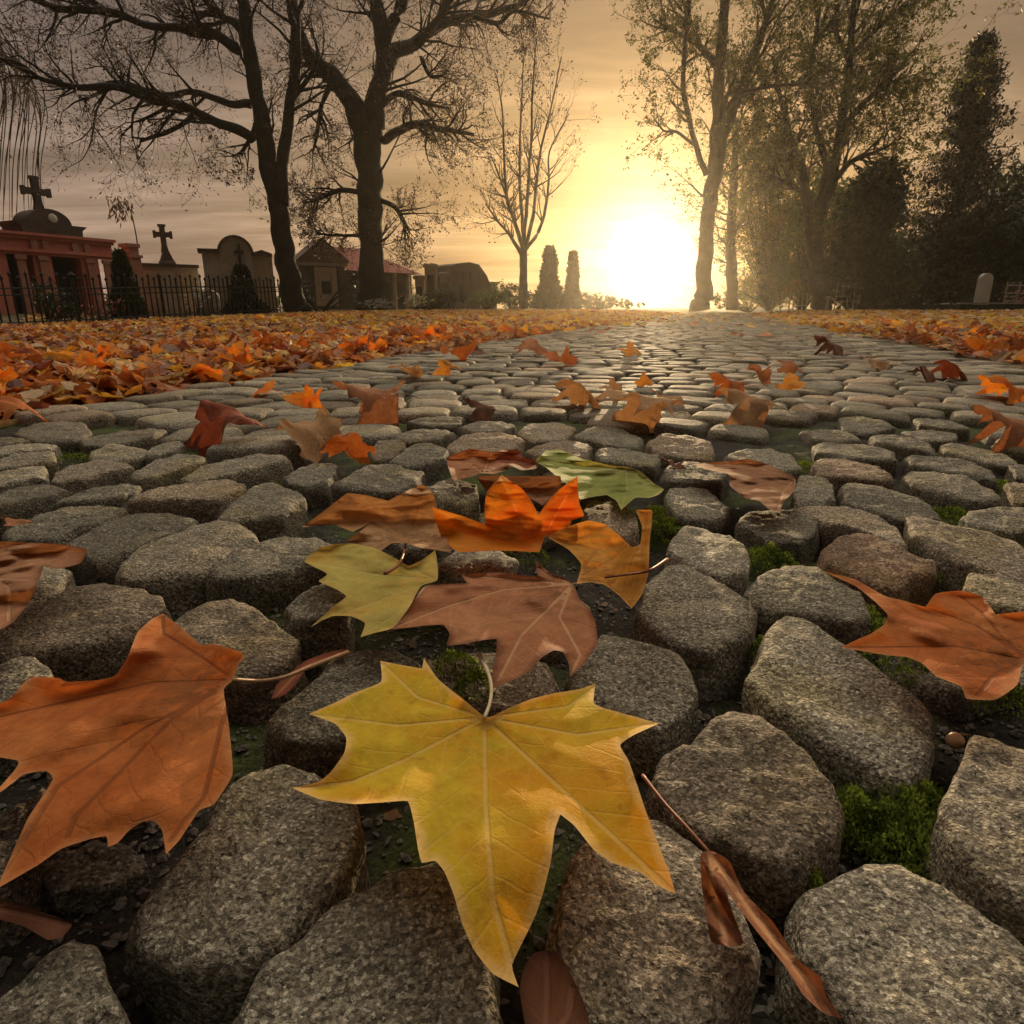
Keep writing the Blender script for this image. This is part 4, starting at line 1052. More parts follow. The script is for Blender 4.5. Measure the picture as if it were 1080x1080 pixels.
t.limb([(404,148),(420,138),(440,132),(465,136),(500,142)], Y2, [9,8,7,5,3], 7, twigs=15, tl=1.2, start=.3, dY=-1)
t.limb([(402,110),(420,98),(445,108),(475,115)], Y2, [8,6,5,2], 6, twigs=12, tl=1.1, start=.25, dY=1)
t.limb([(445,60),(450,75),(456,82),(468,80)], Y2, [5,4,4,2], 5, twigs=5, tl=.7, start=.4)
t.limb([(384,205),(360,200),(340,208),(320,215)], Y2, [6,5,4,2], 5, twigs=15, tl=1.0, start=.2)
t.limb([(398,210),(415,218),(425,232),(432,245)], Y2, [6,5,4,2], 5, twigs=12, tl=.9, start=.2)
t.limb([(386,250),(360,248),(335,246)], Y2, [4,3,2], 5, twigs=10, tl=.8, start=.3, dY=-.5)
t.limb([(352,85),(340,110),(335,140),(330,160)], Y2, [6,5,4,2], 5, twigs=12, tl=1.0, start=.3)
t.limb([(500,18),(525,25),(545,12),(580,20)], Y2, [5,4,3,2], 5, twigs=12, tl=1.0, start=.2)
t.limb([(300,-40),(290,-60),(260,-90)], Y2, [8,6,3], 5, twigs=8, tl=1.6, start=.1)
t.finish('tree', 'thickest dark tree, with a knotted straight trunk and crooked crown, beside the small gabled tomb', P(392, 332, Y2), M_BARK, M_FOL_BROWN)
# slim bare tree
Y3 = 29.0
t = Tree(0.10, 1.0, 0.22, 2, (.3, .7), (2, 3), .6)
t.limb([(552,330),(552,320),(552,290),(552,262)], Y3, [14,10,8,8], 9, twigs=3, tl=.8, start=.6, lvl=1)
for pth in ([(552,264),(545,240),(535,210),(532,170),(530,120),(524,80)], [(553,262),(550,220),(548,170),(550,110),(552,60)], [(554,262),(562,230),(566,190),(572,150),(582,110),(592,60)],
            [(550,268),(538,248),(524,232),(512,215)], [(555,262),(570,240),(578,200),(580,160),(600,120)], [(552,256),(556,210),(560,150),(562,90),(566,40)], [(549,255),(540,225),(528,190),(518,165)]):
    t.limb(pth, Y3, [4.5, 3.6, 3, 2.2, 1.5, 1], 6, twigs=14, tl=1.15, start=.2, dY=random.uniform(-1.2, 1.2))
t.finish('tree', 'slim bare young tree with upswept branches, left of the sun', P(552, 330, Y3), M_BARK2, M_FOL_BROWN)
# tree right of the sun
Y4 = 24.0
t = Tree(0.11, 2.0, 0.10, 3, (.45, 1.0), (2, 3), .8)
t.limb([(738,327),(742,300),(745,260),(748,220),(752,185),(757,130),(759,80),(762,30),(766,-20),(770,-120)], Y4, [22,17,15,14,14,13,11,9,8,5], 10, twigs=18, tl=1.6, start=.35)
t.limb([(745,185),(735,155),(725,115),(720,90),(724,40),(728,-10),(730,-80)], Y4, [6,5,5,5,4,4,3], 7, twigs=16, tl=1.3, start=.2, dY=-.6)
t.limb([(753,180),(768,130),(785,85),(800,45),(812,10),(830,-50)], Y4, [12,10,9,8,6,4], 7, twigs=22, tl=1.5, start=.2, dY=1)
t.limb([(764,118),(780,100),(810,92),(850,88)], Y4, [6,5,4,2], 6, twigs=14, tl=1.2, start=.2, dY=-.8)
t.limb([(758,70),(740,50),(715,35),(690,20)], Y4, [6,5,4,2], 6, twigs=14, tl=1.3, start=.2)
t.limb([(735,155),(715,140),(700,138),(690,125)], Y4, [3,3,2,1.5], 5, twigs=10, tl=.8, start=.3, lvl=2)
t.finish('tree', 'tall tree with thin olive leaves standing just right of the sun', P(739, 328, Y4), M_BARK2, M_FOL_OLIVE)
Y5 = 26.0
t = Tree(0.13, 2.3, 0.06, 3, (.5, 1.1), (2, 3), .85)
t.limb([(865,328),(864,310),(861,270),(858,235)], Y5, [24,18,16,17], 10, twigs=4, tl=1.2, start=.5)
t.limb([(857,240),(850,205),(846,180),(835,150),(825,110),(815,60)], Y5, [12,10,8,6,5,3], 8, twigs=20, tl=1.6, start=.2, dY=-.8)
t.limb([(860,240),(868,215),(878,190),(888,130),(895,80),(898,30),(905,-30)], Y5, [13,11,10,8,7,6,4], 8, twigs=34, tl=1.7, start=.2, dY=.5)
t.limb([(886,140),(910,110),(935,90),(955,80)], Y5, [7,5,4,2], 6, twigs=18, tl=1.5, start=.2)
t.limb([(880,190),(900,170),(925,160),(945,150)], Y5, [6,5,3,2], 6, twigs=16, tl=1.3, start=.2, dY=-1)
t.limb([(860,225),(872,180),(862,140),(855,90),(862,30),(870,-40)], Y5, [8,7,6,5,4,3], 7, twigs=26, tl=1.6, start=.2, dY=1)
t.limb([(896,60),(925,30),(950,10)], Y5, [5,4,3], 6, twigs=14, tl=1.5, start=.2, dY=1)
t.limb([(850,205),(825,190),(800,180)], Y5, [5,4,3], 6, twigs=14, tl=1.2, start=.2)
t.finish('tree', 'forked leafy tree with a dark trunk, third trunk right of the sun', P(865, 328, Y5), M_BARK2, M_FOL_OLIVE)
# thin trunk in the haze
Y6 = 33.0
t = Tree(0.15, 3.0, 0.08, 2, (.5, 1.0), (2, 3), .95)
t.limb([(772,327),(772,300),(771,260),(772,220),(775,170),(778,130)], Y6, [14,11,10,9,7,4], 8, twigs=34, tl=1.9, start=.3)
t.finish('tree', 'hazy slender tree between the two big trunks right of the sun', P(772, 328, Y6), M_BARK2, M_FOL_GOLD)

# leafy masses built from clumps of small leaves around a twig frame
def shrub(name, label, pxc, Y, base_py, blobs, mat, leaf=0.13, n=2600, cat='shrub', group=None, stem=True, sy=0.6):
    """blobs: (px, py, half width px, half height px)"""
    k = Y / (F * 1.04)
    base = P(pxc, base_py, Y); x, y = base.x, base.y
    base = Vector((x, y, min(base.z, ground_z(x, y))))
    lf, tw = MB(), MB()
    tot = sum(b[2] * b[3] for b in blobs)
    for (bx, by, rx, ry) in blobs:
        c = P(bx, by, Y); m = int(n * rx * ry / tot)
        clumps = []
        for _ in range(max(6, m // 28)):
            d = Vector((random.gauss(0, 1), random.gauss(0, 1), random.gauss(0, 1))).normalized() * random.random() ** .38
            clumps.append(Vector((c.x + d.x * rx * k, c.y + d.y * rx * k * sy, c.z + d.z * ry * k)))
        if stem:
            for q in clumps[::3]:
                mid = base.lerp(q, .5) + Vector((0, 0, .1))
                tw.tube([base, mid, q], [.035, .022, .006], 4, cap=False)
        for q in clumps:
            v0 = random.random(); rr = random.uniform(.5, 1.3) * .22 * min(rx, ry) * k
            for _ in range(28):
                p = q + Vector((random.gauss(0, rr), random.gauss(0, rr), random.gauss(0, rr * .8)))
                if p.z < base.z + .02: continue
                a = Vector((random.gauss(0, 1), random.gauss(0, 1), random.gauss(0, 1))).normalized()
                b = a.cross(Vector((random.gauss(0, 1), random.gauss(0, 1), random.gauss(0, 1)))).normalized()
                L = leaf * random.uniform(.6, 1.3); w = L * random.uniform(.35, .6)
                lf.add([p - a * L * .5, p + b * w * .5, p + a * L * .5, p - b * w * .5], [(0, 1, 2, 3)], rnd=min(1, max(0, v0 * .6 + random.random() * .4)))
    rt = root(name, label, cat, base, group)
    if tw.v: tw.build('stems', M_BARK, rt)
    lf.build('foliage', mat, rt)
    return rt

def cone_tree(name, label, px, base_py, top_py, wpx, Y, mat, group=None, n=2200, leaf=0.11, ragged=0.25, cat='conifer'):
    k = Y / (F * 1.04)
    b, tp = P(px, base_py, Y), P(px, top_py, Y)
    h = tp.z - b.z; r = wpx * k * .5
    lf, tr = MB(), MB()
    tr.tube([b, b + Vector((0, 0, h * .5)), b + Vector((0, 0, h * .97))], [r * .10, r * .07, .01], 6)
    seed = Vector((random.uniform(0, 40), 0, 0))
    for _ in range(n):
        u = random.random() ** 1.35
        a = random.uniform(0, 6.283)
        prof = (1 - u) ** .75 * (0.85 + .15 * math.sin(u * 9)) + .04
        rag = 1 + ragged * 1.6 * noise.noise(Vector((math.cos(a) * 1.4, math.sin(a) * 1.4, u * 6)) + seed)
        rr = r * prof * rag * random.random() ** .35
        p = b + Vector((rr * math.cos(a), rr * math.sin(a), u * h))
        d = Vector((math.cos(a), math.sin(a), random.uniform(.1, 1.4))).normalized()
        s = d.cross(Vector((random.gauss(0, 1), random.gauss(0, 1), random.gauss(0, 1)))).normalized()
        L = leaf * random.uniform(.7, 1.6)
        lf.add([p, p + s * L * .22 + d * L * .4, p + d * L, p - s * L * .22 + d * L * .4], [(0, 1, 2, 3)], rnd=random.random())
    rt = root(name, label, cat, b, group)
    tr.build('trunk', M_BARK, rt); lf.build('foliage', mat, rt)
    return rt

def spruce(name, label, px, base_py, top_py, wpx, Y, mat):
    """tall conifer: drooping tiers of needle sprays round a pole"""
    k = Y / (F * 1.04)
    b, tp = P(px, base_py, Y), P(px, top_py, Y)
    h = tp.z - b.z; r = wpx * k * .5
    tr, lf = MB(), MB()
    tr.tube([b, b + Vector((0, 0, h * .5)), b + Vector((0, 0, h))], [.2, .12, .02], 7)
    for _ in range(460):
        u = random.random() ** .9 * .97
        a = random.uniform(0, 6.283)
        L = r * ((1 - u) ** .85 * random.uniform(.35, 1.35) + .05)
        o = b + Vector((0, 0, u * h))
        d = Vector((math.cos(a), math.sin(a), random.uniform(-.1, .45))).normalized()
        pts = [o, o + d * L * .5, o + d * L + Vector((0, 0, -.12 * L + random.uniform(0, .1)))]
        tr.tube(pts, [.03, .018, .005], 3, cap=False)
        for _k in range(int(60 + 70 * L / r)):
            w = random.random() ** .7
            p = o + d * L * w + Vector((random.gauss(0, .10), random.gauss(0, .10), random.gauss(-.08, .13)))
            e = (d * .6 + Vector((random.gauss(0, .6), random.gauss(0, .6), random.gauss(-.1, .6)))).normalized()
            s = e.cross(Vector((0, 0, 1))).normalized(); q = random.uniform(.11, .24)
            lf.add([p, p + e * q * .5 + s * q * .22, p + e * q, p + e * q * .5 - s * q * .22], [(0, 1, 2, 3)], rnd=random.random())
    rt = root(name, label, 'conifer', b)
    tr.build('trunk', M_BARK, rt); lf.build('foliage', mat, rt)

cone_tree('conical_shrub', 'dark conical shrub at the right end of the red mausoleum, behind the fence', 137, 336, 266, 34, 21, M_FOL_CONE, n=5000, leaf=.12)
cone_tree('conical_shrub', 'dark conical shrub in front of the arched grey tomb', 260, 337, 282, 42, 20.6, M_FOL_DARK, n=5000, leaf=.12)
cone_tree('conical_tree', 'left of the pair of small conical evergreens beside the slim bare tree', 579, 328, 262, 26, 31, M_FOL_CONE, n=5000, leaf=.18, ragged=.4)
cone_tree('conical_tree', 'right, narrower one of the pair of small conical evergreens left of the sun', 603, 328, 267, 17, 32, M_FOL_CONE, n=3600, leaf=.17)
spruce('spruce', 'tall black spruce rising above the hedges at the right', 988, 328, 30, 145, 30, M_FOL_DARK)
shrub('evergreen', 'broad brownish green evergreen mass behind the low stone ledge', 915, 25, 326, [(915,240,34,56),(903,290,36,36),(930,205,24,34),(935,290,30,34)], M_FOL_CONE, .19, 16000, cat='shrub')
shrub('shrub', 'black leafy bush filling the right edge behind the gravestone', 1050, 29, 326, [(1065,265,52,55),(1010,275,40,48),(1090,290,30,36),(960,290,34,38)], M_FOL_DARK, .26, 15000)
shrub('shrub', 'dark green rounded bush high at the right edge above the black one', 1085, 33, 326, [(1082,205,40,34),(1110,250,40,60)], M_FOL_CONE, .26, 7000)
shrub('shrub', 'tall golden green shrub in the haze right of the slender tree', 810, 33, 327, [(800,235,30,55),(825,260,28,50),(805,170,28,40),(835,200,26,46),(815,300,36,24)], M_FOL_GOLD, .17, 15000)
shrub('shrub', 'bright green shrub right of the forked tree trunk', 893, 28, 326, [(892,255,24,38),(905,220,22,30),(885,290,20,22)], M_FOL_GREEN, .16, 7000)
shrub('shrub', 'olive shrub behind the forked tree trunk', 848, 30, 326, [(846,250,22,42),(855,290,26,26),(868,215,26,36)], M_FOL_GREEN, .16, 7500)
shrub('shrub', 'low yellow shrub at the foot of the pale grave rails', 845, 27, 326, [(843,308,16,13),(828,312,12,9)], M_FOL_YEL, .10, 900)
shrub('hedge', 'low dark hedge at the foot of the hazy slender tree', 790, 34, 327, [(790,316,30,9),(760,316,18,8)], M_FOL_GREEN, .13, 1500, cat='hedge')
shrub('hedge', 'low hazy hedge left of the sun behind the small evergreens', 625, 38, 327, [(620,318,32,8),(655,320,30,5)], M_FOL_CONE, .16, 2600, cat='hedge')
shrub('shrub', 'low bush at the foot of the slim bare tree', 540, 30, 328, [(537,312,16,13),(562,316,14,9)], M_FOL_CONE, .13, 1300)
shrub('shrub', 'dark bush between the pale pillar tombs and the oak', 452, 24, 330, [(466,313,14,13),(450,318,8,8)], M_FOL_CONE, .11, 1100)
shrub('shrub', 'leafy bush below the round-topped tomb', 515, 27, 329, [(512,315,18,10),(528,312,10,12)], M_FOL_GREEN, .11, 1100)
shrub('shrub', 'dark bush beside the door of the red mausoleum', 52, 20, 345, [(55,318,16,22),(70,325,14,16)], M_FOL_CONE, .09, 1500)
shrub('shrub', 'dark bush between the forked tree and the gabled tomb', 338, 23, 331, [(320,310,12,18),(376,306,10,20)], M_FOL_DARK, .1, 900)
# far trees closing the view
for i, (px, Yf, top, w, lab) in enumerate([(480, 70, 300, 80, 'faint far treetops behind the round-topped tomb'), (815, 60, 255, 60, 'far hazy tree behind the golden shrub'), (300, 60, 298, 120, 'far dark treetops behind the forked tree'), (150, 55, 300, 160, 'far dark treetops behind the grey tomb wall')]):
    shrub('far_tree', lab, px, Yf, 325, [(px, (top + 322) / 2, w * .6, (322 - top) / 2 + 2), (px + w * .5, (top + 330) / 2, w * .45, (322 - top) / 2), (px - w * .5, (top + 328) / 2, w * .45, (322 - top) / 2)], M_FOL_GREEN, .4, 1700, cat='tree')

# hanging strands at the far left, and the bending sapling
t = MB(); lf = MB()
bw = P(-30, 330, 27)
top = P(-30, -60, 27)
t.tube([bw, bw.lerp(top, .5) + Vector((.1, 0, 0)), top], [.22, .16, .05], 8)
tw = MB()
for i in range(26):
    x1 = random.uniform(-20, 52); y1 = random.uniform(205, 250)
    a = P(-30 + random.uniform(-5, 5), random.uniform(-40, 60), 27); m = P(x1 * .75 + 10 + random.uniform(-8, 8), random.uniform(40, 110), 27 + random.uniform(-1, 1)); e = P(x1, y1, 27 + random.uniform(-1.2, 1.2))
    sp = open_spline([a, m, m.lerp(e, .6) + Vector((random.uniform(-.1, .1), 0, .1)), e], 7)
    tw.tube(sp, [.03 * (1 - .75 * j / len(sp)) for j in range(len(sp))], 3, cap=False)
rt = root('weeping_tree', 'weeping tree with long thin hanging strands at the far left', 'tree', bw)
t.build('trunk', M_BARK2, rt, smooth=True); tw.build('branches', M_BARK2, rt)
bs = P(147, 336, 27)
sp = open_spline([bs, P(146, 270, 27), P(141, 235, 27), P(135, 217, 27), P(127, 213, 27), P(119, 220, 27)], 6)
t = MB(); t.tube(sp, [.03 * (1 - .6 * j / len(sp)) for j in range(len(sp))], 5)
lf = MB()
for _ in range(110):
    p = sp[random.randint(20, len(sp) - 1)] + Vector((random.gauss(0, .17), random.gauss(0, .15), random.gauss(-.1, .16)))
    d = Vector((random.gauss(0, .5), random.gauss(0, .5), -1)).normalized(); s = d.cross(Vector((0, 1, 0))).normalized(); L = random.uniform(.15, .3)
    lf.add([p, p + d * L * .5 + s * .025, p + d * L, p + d * L * .5 - s * .025], [(0, 1, 2, 3)], rnd=random.random())
rt = root('sapling', 'thin bending sapling with a drooping tuft above the mausoleum roof end', 'tree', bs)
t.build('stem', M_BARK2, rt); lf.build('foliage', M_FOL_BROWN, rt)

# ------------------------------------------------------------------ cemetery buildings
class Frame:
    """a wall line between two photo points: a -> b along x, outward face at y = 0, heights by pixel"""
    def __init__(s, pxa, Ya, pxb, Yb, base):
        s.a, s.b = P(pxa, 325, Ya), P(pxb, 325, Yb)
        s.a.z = s.b.z = base
        d = s.b - s.a; s.L = d.length; s.ang = math.atan2(d.y, d.x); s.base = base
        s.M = Matrix.Translation(s.a) @ Matrix.Rotation(s.ang, 4, 'Z')
    def x(s, px):                                 # photo column -> distance along the wall
        d = ray(px, 325); u = s.b - s.a
        # solve a + t*u = k*d in plan
        det = u.x * d.y - u.y * d.x
        return (s.a.y * d.x - s.a.x * d.y) / det * s.L if abs(det) > 1e-9 else 0
    def z(s, px, py):                             # photo height -> height over base at that column
        w = s.M @ Vector((s.x(px), 0, 0))
        return P(px, py, w.y).z - s.base

# red mausoleum
fr = Frame(-70, 20.2, 150, 26.0, -0.28)
fx, fz, M = fr.x, fr.z, fr.M
rt = root('mausoleum', 'long red sandstone mausoleum with a domed top and stone cross, behind the iron fence', 'tomb', fr.a)
x0, x1 = fx(-70), fx(128)
zt = fz(30, 247)                               # top of the wall
z_arch = fz(30, 266)
D = 1.6
wl = MB()
wl.box(x0, x1, 0.0, D, z_arch, zt - .02, M)                              # entablature block
bays = [fx(v) for v in (-70, -30, -8, 18, 45, 64, 94, 112, 128)]
for i in range(0, 8, 2): wl.box(bays[i], bays[i + 1], 0.0, D, 0, z_arch - .003, M)     # piers between the openings
wl.build('wall', M_RED, rt)
for i in (1, 3, 5):
    op = MB(); op.box(bays[i] + .01, bays[i + 1] - .01, .45, .6, 0, z_arch - .006, M); op.build('niche_panel', M_BLACK, rt)
co = MB()
co.box(x0 - .1, x1 + .1, -.16, D + .1, zt, zt + .09, M); co.box(x0 - .05, x1 + .05, -.09, D + .05, zt - .10, zt - .004, M)
co.box(x0 - .1, x1 + .06, -.12, -.003, z_arch + .03, z_arch + .13, M); co.box(x0 - .1, x1 + .06, -.06, -.003, z_arch - .06, z_arch + .026, M)
co.build('cornice', M_RED, rt)
for v in (-50, 31.5, 54.5, 103, 120):
    pl = MB(); c = fx(v); pl.box(c - .13, c + .13, -.07, -.003, 0, z_arch - .205, M); pl.box(c - .17, c + .17, -.10, -.003, z_arch - .20, z_arch - .07, M); pl.build('pilaster', M_REDL, rt)
for v in (48, 60, 90, 102):
    pl = MB(); c = fx(v); pl.box(c - .10, c + .10, -.07, -.003, z_arch + .135, zt - .105, M); pl.build('pilaster', M_REDL, rt)
at = MB()                                       # raised attic with flared top
xa, xb = fx(40), fx(100); za = fz(70, 236) ; zb = zt + .093
at.prism([(xa, zb), (xb, zb), (xb + .02, za - .14), (xb + .20, za), (xa - .20, za), (xa - .02, za - .14)], -.05, 1.1, M)
at.build('attic', M_DKSTONE, rt)
dm = MB()
cx = (fx(48) + fx(92)) / 2; rw = (fx(92) - fx(48)) / 2; hd = fz(70, 220) - za
dm.prism([(cx - rw * math.cos(a) , za + .003 + hd * math.sin(a)) for a in np.linspace(math.pi, 0, 15)][::-1], .02, .9, M)
dm.build('dome', M_DKSTONE, rt)
md = MB(); md.lathe([(.15, 0), (.13, .03), (.06, .05)], (0, 0, 0), 14, M @ Matrix.Translation((cx + .1, .018, za + hd * .38)) @ Matrix.Rotation(math.pi / 2, 4, 'X'))
md.build('medallion', M_WHITE, rt)
def stone_cross(mb, cx, y, z0, z1, arm, wd, M, flare=1.4, foot=True, zc=None):
    h = z1 - z0; zc = zc if zc is not None else z0 + h * .68; w = wd / 2; f = w * flare
    poly = [(cx - w * 1.5, z0), (cx + w * 1.5, z0), (cx + w, z0 + h * .25), (cx + w, zc - w), (cx + arm - w, zc - w), (cx + arm - w * .8, zc - f), (cx + arm, zc - f), (cx + arm, zc + f), (cx + arm - w * .8, zc + f), (cx + arm - w, zc + w), (cx + w, zc + w),
            (cx + w, z1 - w), (cx + f, z1 - w * .9), (cx + f, z1), (cx - f, z1), (cx - f, z1 - w * .9), (cx - w, z1 - w), (cx - w, zc + w), (cx - arm + w, zc + w), (cx - arm + w * .8, zc + f), (cx - arm, zc + f), (cx - arm, zc - f), (cx - arm + w * .8, zc - f), (cx - arm + w, zc - w), (cx - w, zc - w), (cx - w, z0 + h * .25)]
    mb.prism(poly, y, y + wd * .9, M)
cr = MB()
cxx = fx(68.5); stone_cross(cr, cxx, .3, za + hd * .93, fz(66, 184), (fx(82) - fx(54)) / 2, .19, M, zc=fz(68, 201))
cr.build('cross', M_DKSTONE, rt)
ep = MB(); xe = fx(151)
ep.box(xe - .22, xe + .18, -.05, .5, 0, fz(151, 272), M); ep.box(xe - .28, xe + .24, -.1, .55, fz(151, 272) + .002, fz(151, 272) + .10, M); ep.box(xe - .18, xe + .14, 0, .45, fz(151, 272) + .103, fz(151, 261), M); ep.box(xe - .26, xe + .22, -.06, .5, fz(151, 261) + .003, fz(151, 257), M)
ep.build('end_pier', M_REDL, rt)

# grey wall tomb with small cross
fr = Frame(154, 27.0, 232, 28.6, -0.14); fx, fz, M = fr.x, fr.z, fr.M
rt = root('tomb_wall', 'low grey tomb wall carrying a small dark cross on a pedestal', 'tomb', fr.a)
w = MB(); zt = fz(190, 282); w.box(fx(154), fx(214), 0, .5, 0, zt, M); w.build('wall', M_GREY, rt)
w = MB(); w.box(fx(153), fx(215), -.09, .58, zt + .003, zt + .12, M); w.build('coping', M_DKSTONE, rt)
w = MB(); c = fx(184); z1 = fz(184, 276); w.box(c - .28, c + .28, -.12, .45, zt + .123, z1 + .05, M, .05)
w.prism([(c - .22, z1 + .053), (c + .22, z1 + .053), (c + .08, fz(184, 264)), (c - .08, fz(184, 264))], -.02, .35, M); w.build('pedestal', M_DKSTONE, rt)
w = MB(); stone_cross(w, c - .02, .08, fz(184, 266), fz(182, 236), .33, .18, M, 1.5, zc=fz(183, 247)); w.build('cross', M_DKSTONE, rt)
for v in (163, 200):
    w = MB(); w.box(fx(v) - .3, fx(v) + .3, -.04, -.003, .25, zt - .15, M); w.build('tablet', M_TAN, rt)

# arched grey tomb
fr = Frame(212, 26.6, 292, 27.6, -0.11); fx, fz, M = fr.x, fr.z, fr.M
rt = root('arched_tomb', 'grey stone tomb with a round arched top and stepped left shoulder', 'tomb', fr.a)
w = MB(); zl = fz(222, 266); w.box(fx(220), fx(238) - .003, 0.05, .75, 0, zl, M)
zc = fz(255, 268); cxm = (fx(238) + fx(272)) / 2; rr = (fx(272) - fx(238)) / 2; hz = fz(255, 250) - zc
poly = [(fx(238), 0), (fx(272), 0)] + [(cxm + rr * math.cos(a), zc + hz * math.sin(a)) for a in np.linspace(0, math.pi, 15)]
w.prism(poly, 0, .9, M); w.build('wall', M_GREY, rt)
w = MB(); w.box(fx(216), fx(238) - .006, -.08, .85, zl + .003, zl + .13, M); w.build('coping', M_DKSTONE, rt)
w = MB()
rim = [(cxm + (rr + .07) * math.cos(a), zc + (hz + .07) * math.sin(a)) for a in np.linspace(0, math.pi, 15)] + [(cxm + (rr - .02) * math.cos(a), zc + (hz - .02) * math.sin(a)) for a in np.linspace(math.pi, 0, 15)]
for i in range(14): w.prism([rim[i], rim[i + 1], rim[28 - i], rim[29 - i]], -.1, -.003, M)
w.build('arch_rim', M_DKSTONE, rt)
w = MB(); stone_cross(w, cxm + .12, -.1, fz(255, 285), fz(255, 257), .17, .10, M, 1.2); w.build('cross', M_BLACK, rt)
w = MB(); zr = fz(282, 270); w.box(fx(272) + .003, fx(292), .05, .8, 0, zr, M); w.build('side_bay', M_TAN, rt)
w = MB(); w.prism([(fx(271), zr + .003), (fx(293), zr + .003), (fx(292), zr + .10), (fx(282), zr + .22), (fx(273), zr + .12)], -.06, .9, M); w.build('roof', M_SLATE, rt)

# small gabled tomb
fr = Frame(316, 26.5, 370, 27.5, -0.05); fx, fz, M = fr.x, fr.z, fr.M
rt = root('gabled_tomb', 'small gabled tomb with a framed niche between the two dark trees', 'tomb', fr.a)
xa, xb = fx(322), fx(366); ze = fz(345, 277); zp = fz(345, 251); xm = (xa + xb) / 2
w = MB(); w.box(xa, xb, 0, 1.3, 0, ze, M); w.build('wall', M_DKSTONE, rt)
w = MB(); w.prism([(xa - .16, ze + .003), (xb + .16, ze + .003), (xb + .16, ze + .1), (xm, zp), (xa - .16, ze + .1)], -.16, 1.45, M); w.build('roof', M_SLATE, rt)
w = MB(); w.box(xa - .12, xb + .12, -.12, -.003, ze - .12, ze, M); w.build('cornice', M_GREY, rt)
for v in (326, 362):
    w = MB(); w.box(fx(v) - .13, fx(v) + .13, -.10, -.003, 0, ze - .123, M); w.build('pilaster', M_DKSTONE, rt)
a, b = fx(334), fx(357); zf = fz(345, 282)
w = MB(); w.box(a, a + .2, -.08, -.003, .35, zf, M); w.box(b - .2, b, -.08, -.003, .35, zf, M); w.box(a + .203, b - .203, -.08, -.003, zf - .22, zf, M); w.box(a + .203, b - .203, -.08, -.003, .35, .6, M); w.build('niche_frame', M_TAN, rt)
w = MB(); w.box(a + .206, b - .206, -.04, -.006, .61, zf - .225, M); w.build('plaque', M_GREY, rt)
c = (a + b) / 2; w = MB(); w.box(c - .17, c + .17, -.07, -.043, .8, zf - .5, M); w.build('niche', M_BLACK, rt)
w = MB(); w.box(xa - .2, xb + .2, -.5, -.12, 0, .22, M); w.build('step', M_GREY, rt)

# red-roofed chapel behind the oak
fr = Frame(368, 30.0, 444, 33.5, -0.02); fx, fz, M = fr.x, fr.z, fr.M
rt = root('chapel', 'low chapel with a red tiled hip roof behind the thickest tree', 'building', fr.a)
xa, xb = fx(366), fx(440); ze = fz(420, 288)
w = MB(); w.box(xa, xb, 0.3, 3.0, 0, ze, M); w.build('wall', M_DKSTONE, rt)
zr1 = fz(385, 258)
w = MB()
pv = [(xa - .2, -.15, ze), (xb + .25, -.15, ze), (xb + .25, 3.3, ze), (xa - .2, 3.3, ze), (xa + .7, 1.6, zr1), (xb - 2.0, 1.6, zr1)]
w.add([M @ Vector(p) for p in pv], [(0, 1, 5, 4), (1, 2, 5), (2, 3, 4, 5), (3, 0, 4), (3, 2, 1, 0)]); w.build('roof', M_REDROOF, rt)
for v in (405, 418, 432):
    w = MB(); w.lathe([(.16, 0), (.13, .1), (.12, ze - .15), (.17, ze - .01)], (fx(v), .08, 0), 10, M); w.build('column', M_TAN, rt, smooth=True)
for v in (411, 425):
    w = MB(); w.box(fx(v) - .3, fx(v) + .3, .26, .297, .2, ze - .4, M); w.build('dark_panel', M_BLACK, rt)

# pillar tombs and round-topped tomb
def pillar(label, px, w_, top, Y, mat, cap=True, base_py=327):
    b = P(px, base_py, Y); b.z = min(b.z, ground_z(b.x, b.y)) - .02
    k = Y / (F * 1.04); h = P(px, top, Y).z - b.z; hw = w_ * k / 2
    rt = root('pillar_tomb', label, 'tomb', b); Mx = Matrix.Translation(b)
    m = MB(); m.box(-hw, hw, -hw, hw, .18, h - .16, Mx); m.build('shaft', mat, rt)
    m = MB(); m.box(-hw - .08, hw + .08, -hw - .08, hw + .08, 0, .177, Mx); m.build('plinth', M_DKSTONE, rt)
    m = MB(); m.box(-hw - .07, hw + .07, -hw - .07, hw + .07, h - .157, h - .05, Mx); m.box(-hw - .04, hw + .04, -hw - .04, hw + .04, h - .047, h, Mx, .06); m.build('cap', mat, rt)
    m = MB(); m.box(-hw * .6, hw * .6, -hw - .02, -hw - .003, .5, h - .45, Mx); m.build('inscription_panel', M_DKSTONE, rt)
pillar('tan pillar tomb at the right end of the chapel', 444, 9, 290, 28, M_TAN)
pillar('tallest tan pillar tomb, left of the round-topped tomb', 456, 12, 278, 29, M_TAN)
pillar('slim pale pillar tomb touching the round-topped tomb', 469, 8, 287, 29.5, M_GREY)
fr = Frame(476, 29.0, 524, 30.5, -0.02); fx, fz, M = fr.x, fr.z, fr.M
rt = root('round_tomb', 'brown round-topped tomb with ribbed front between the oak and the slim bare tree', 'tomb', fr.a)
xa, xb = fx(478), fx(519); ze = fz(498, 293)
poly = [(xa, 0), (xb, 0), (xb, fz(515, 305)), (fx(514), fz(514, 291)), (fx(506), fz(506, 279)), (fx(496), fz(496, 276.5)), (fx(484), fz(484, 278)), (xa, fz(478, 280))]
w = MB(); w.prism(poly, 0, 1.8, M); w.build('wall', M_SLATE, rt)
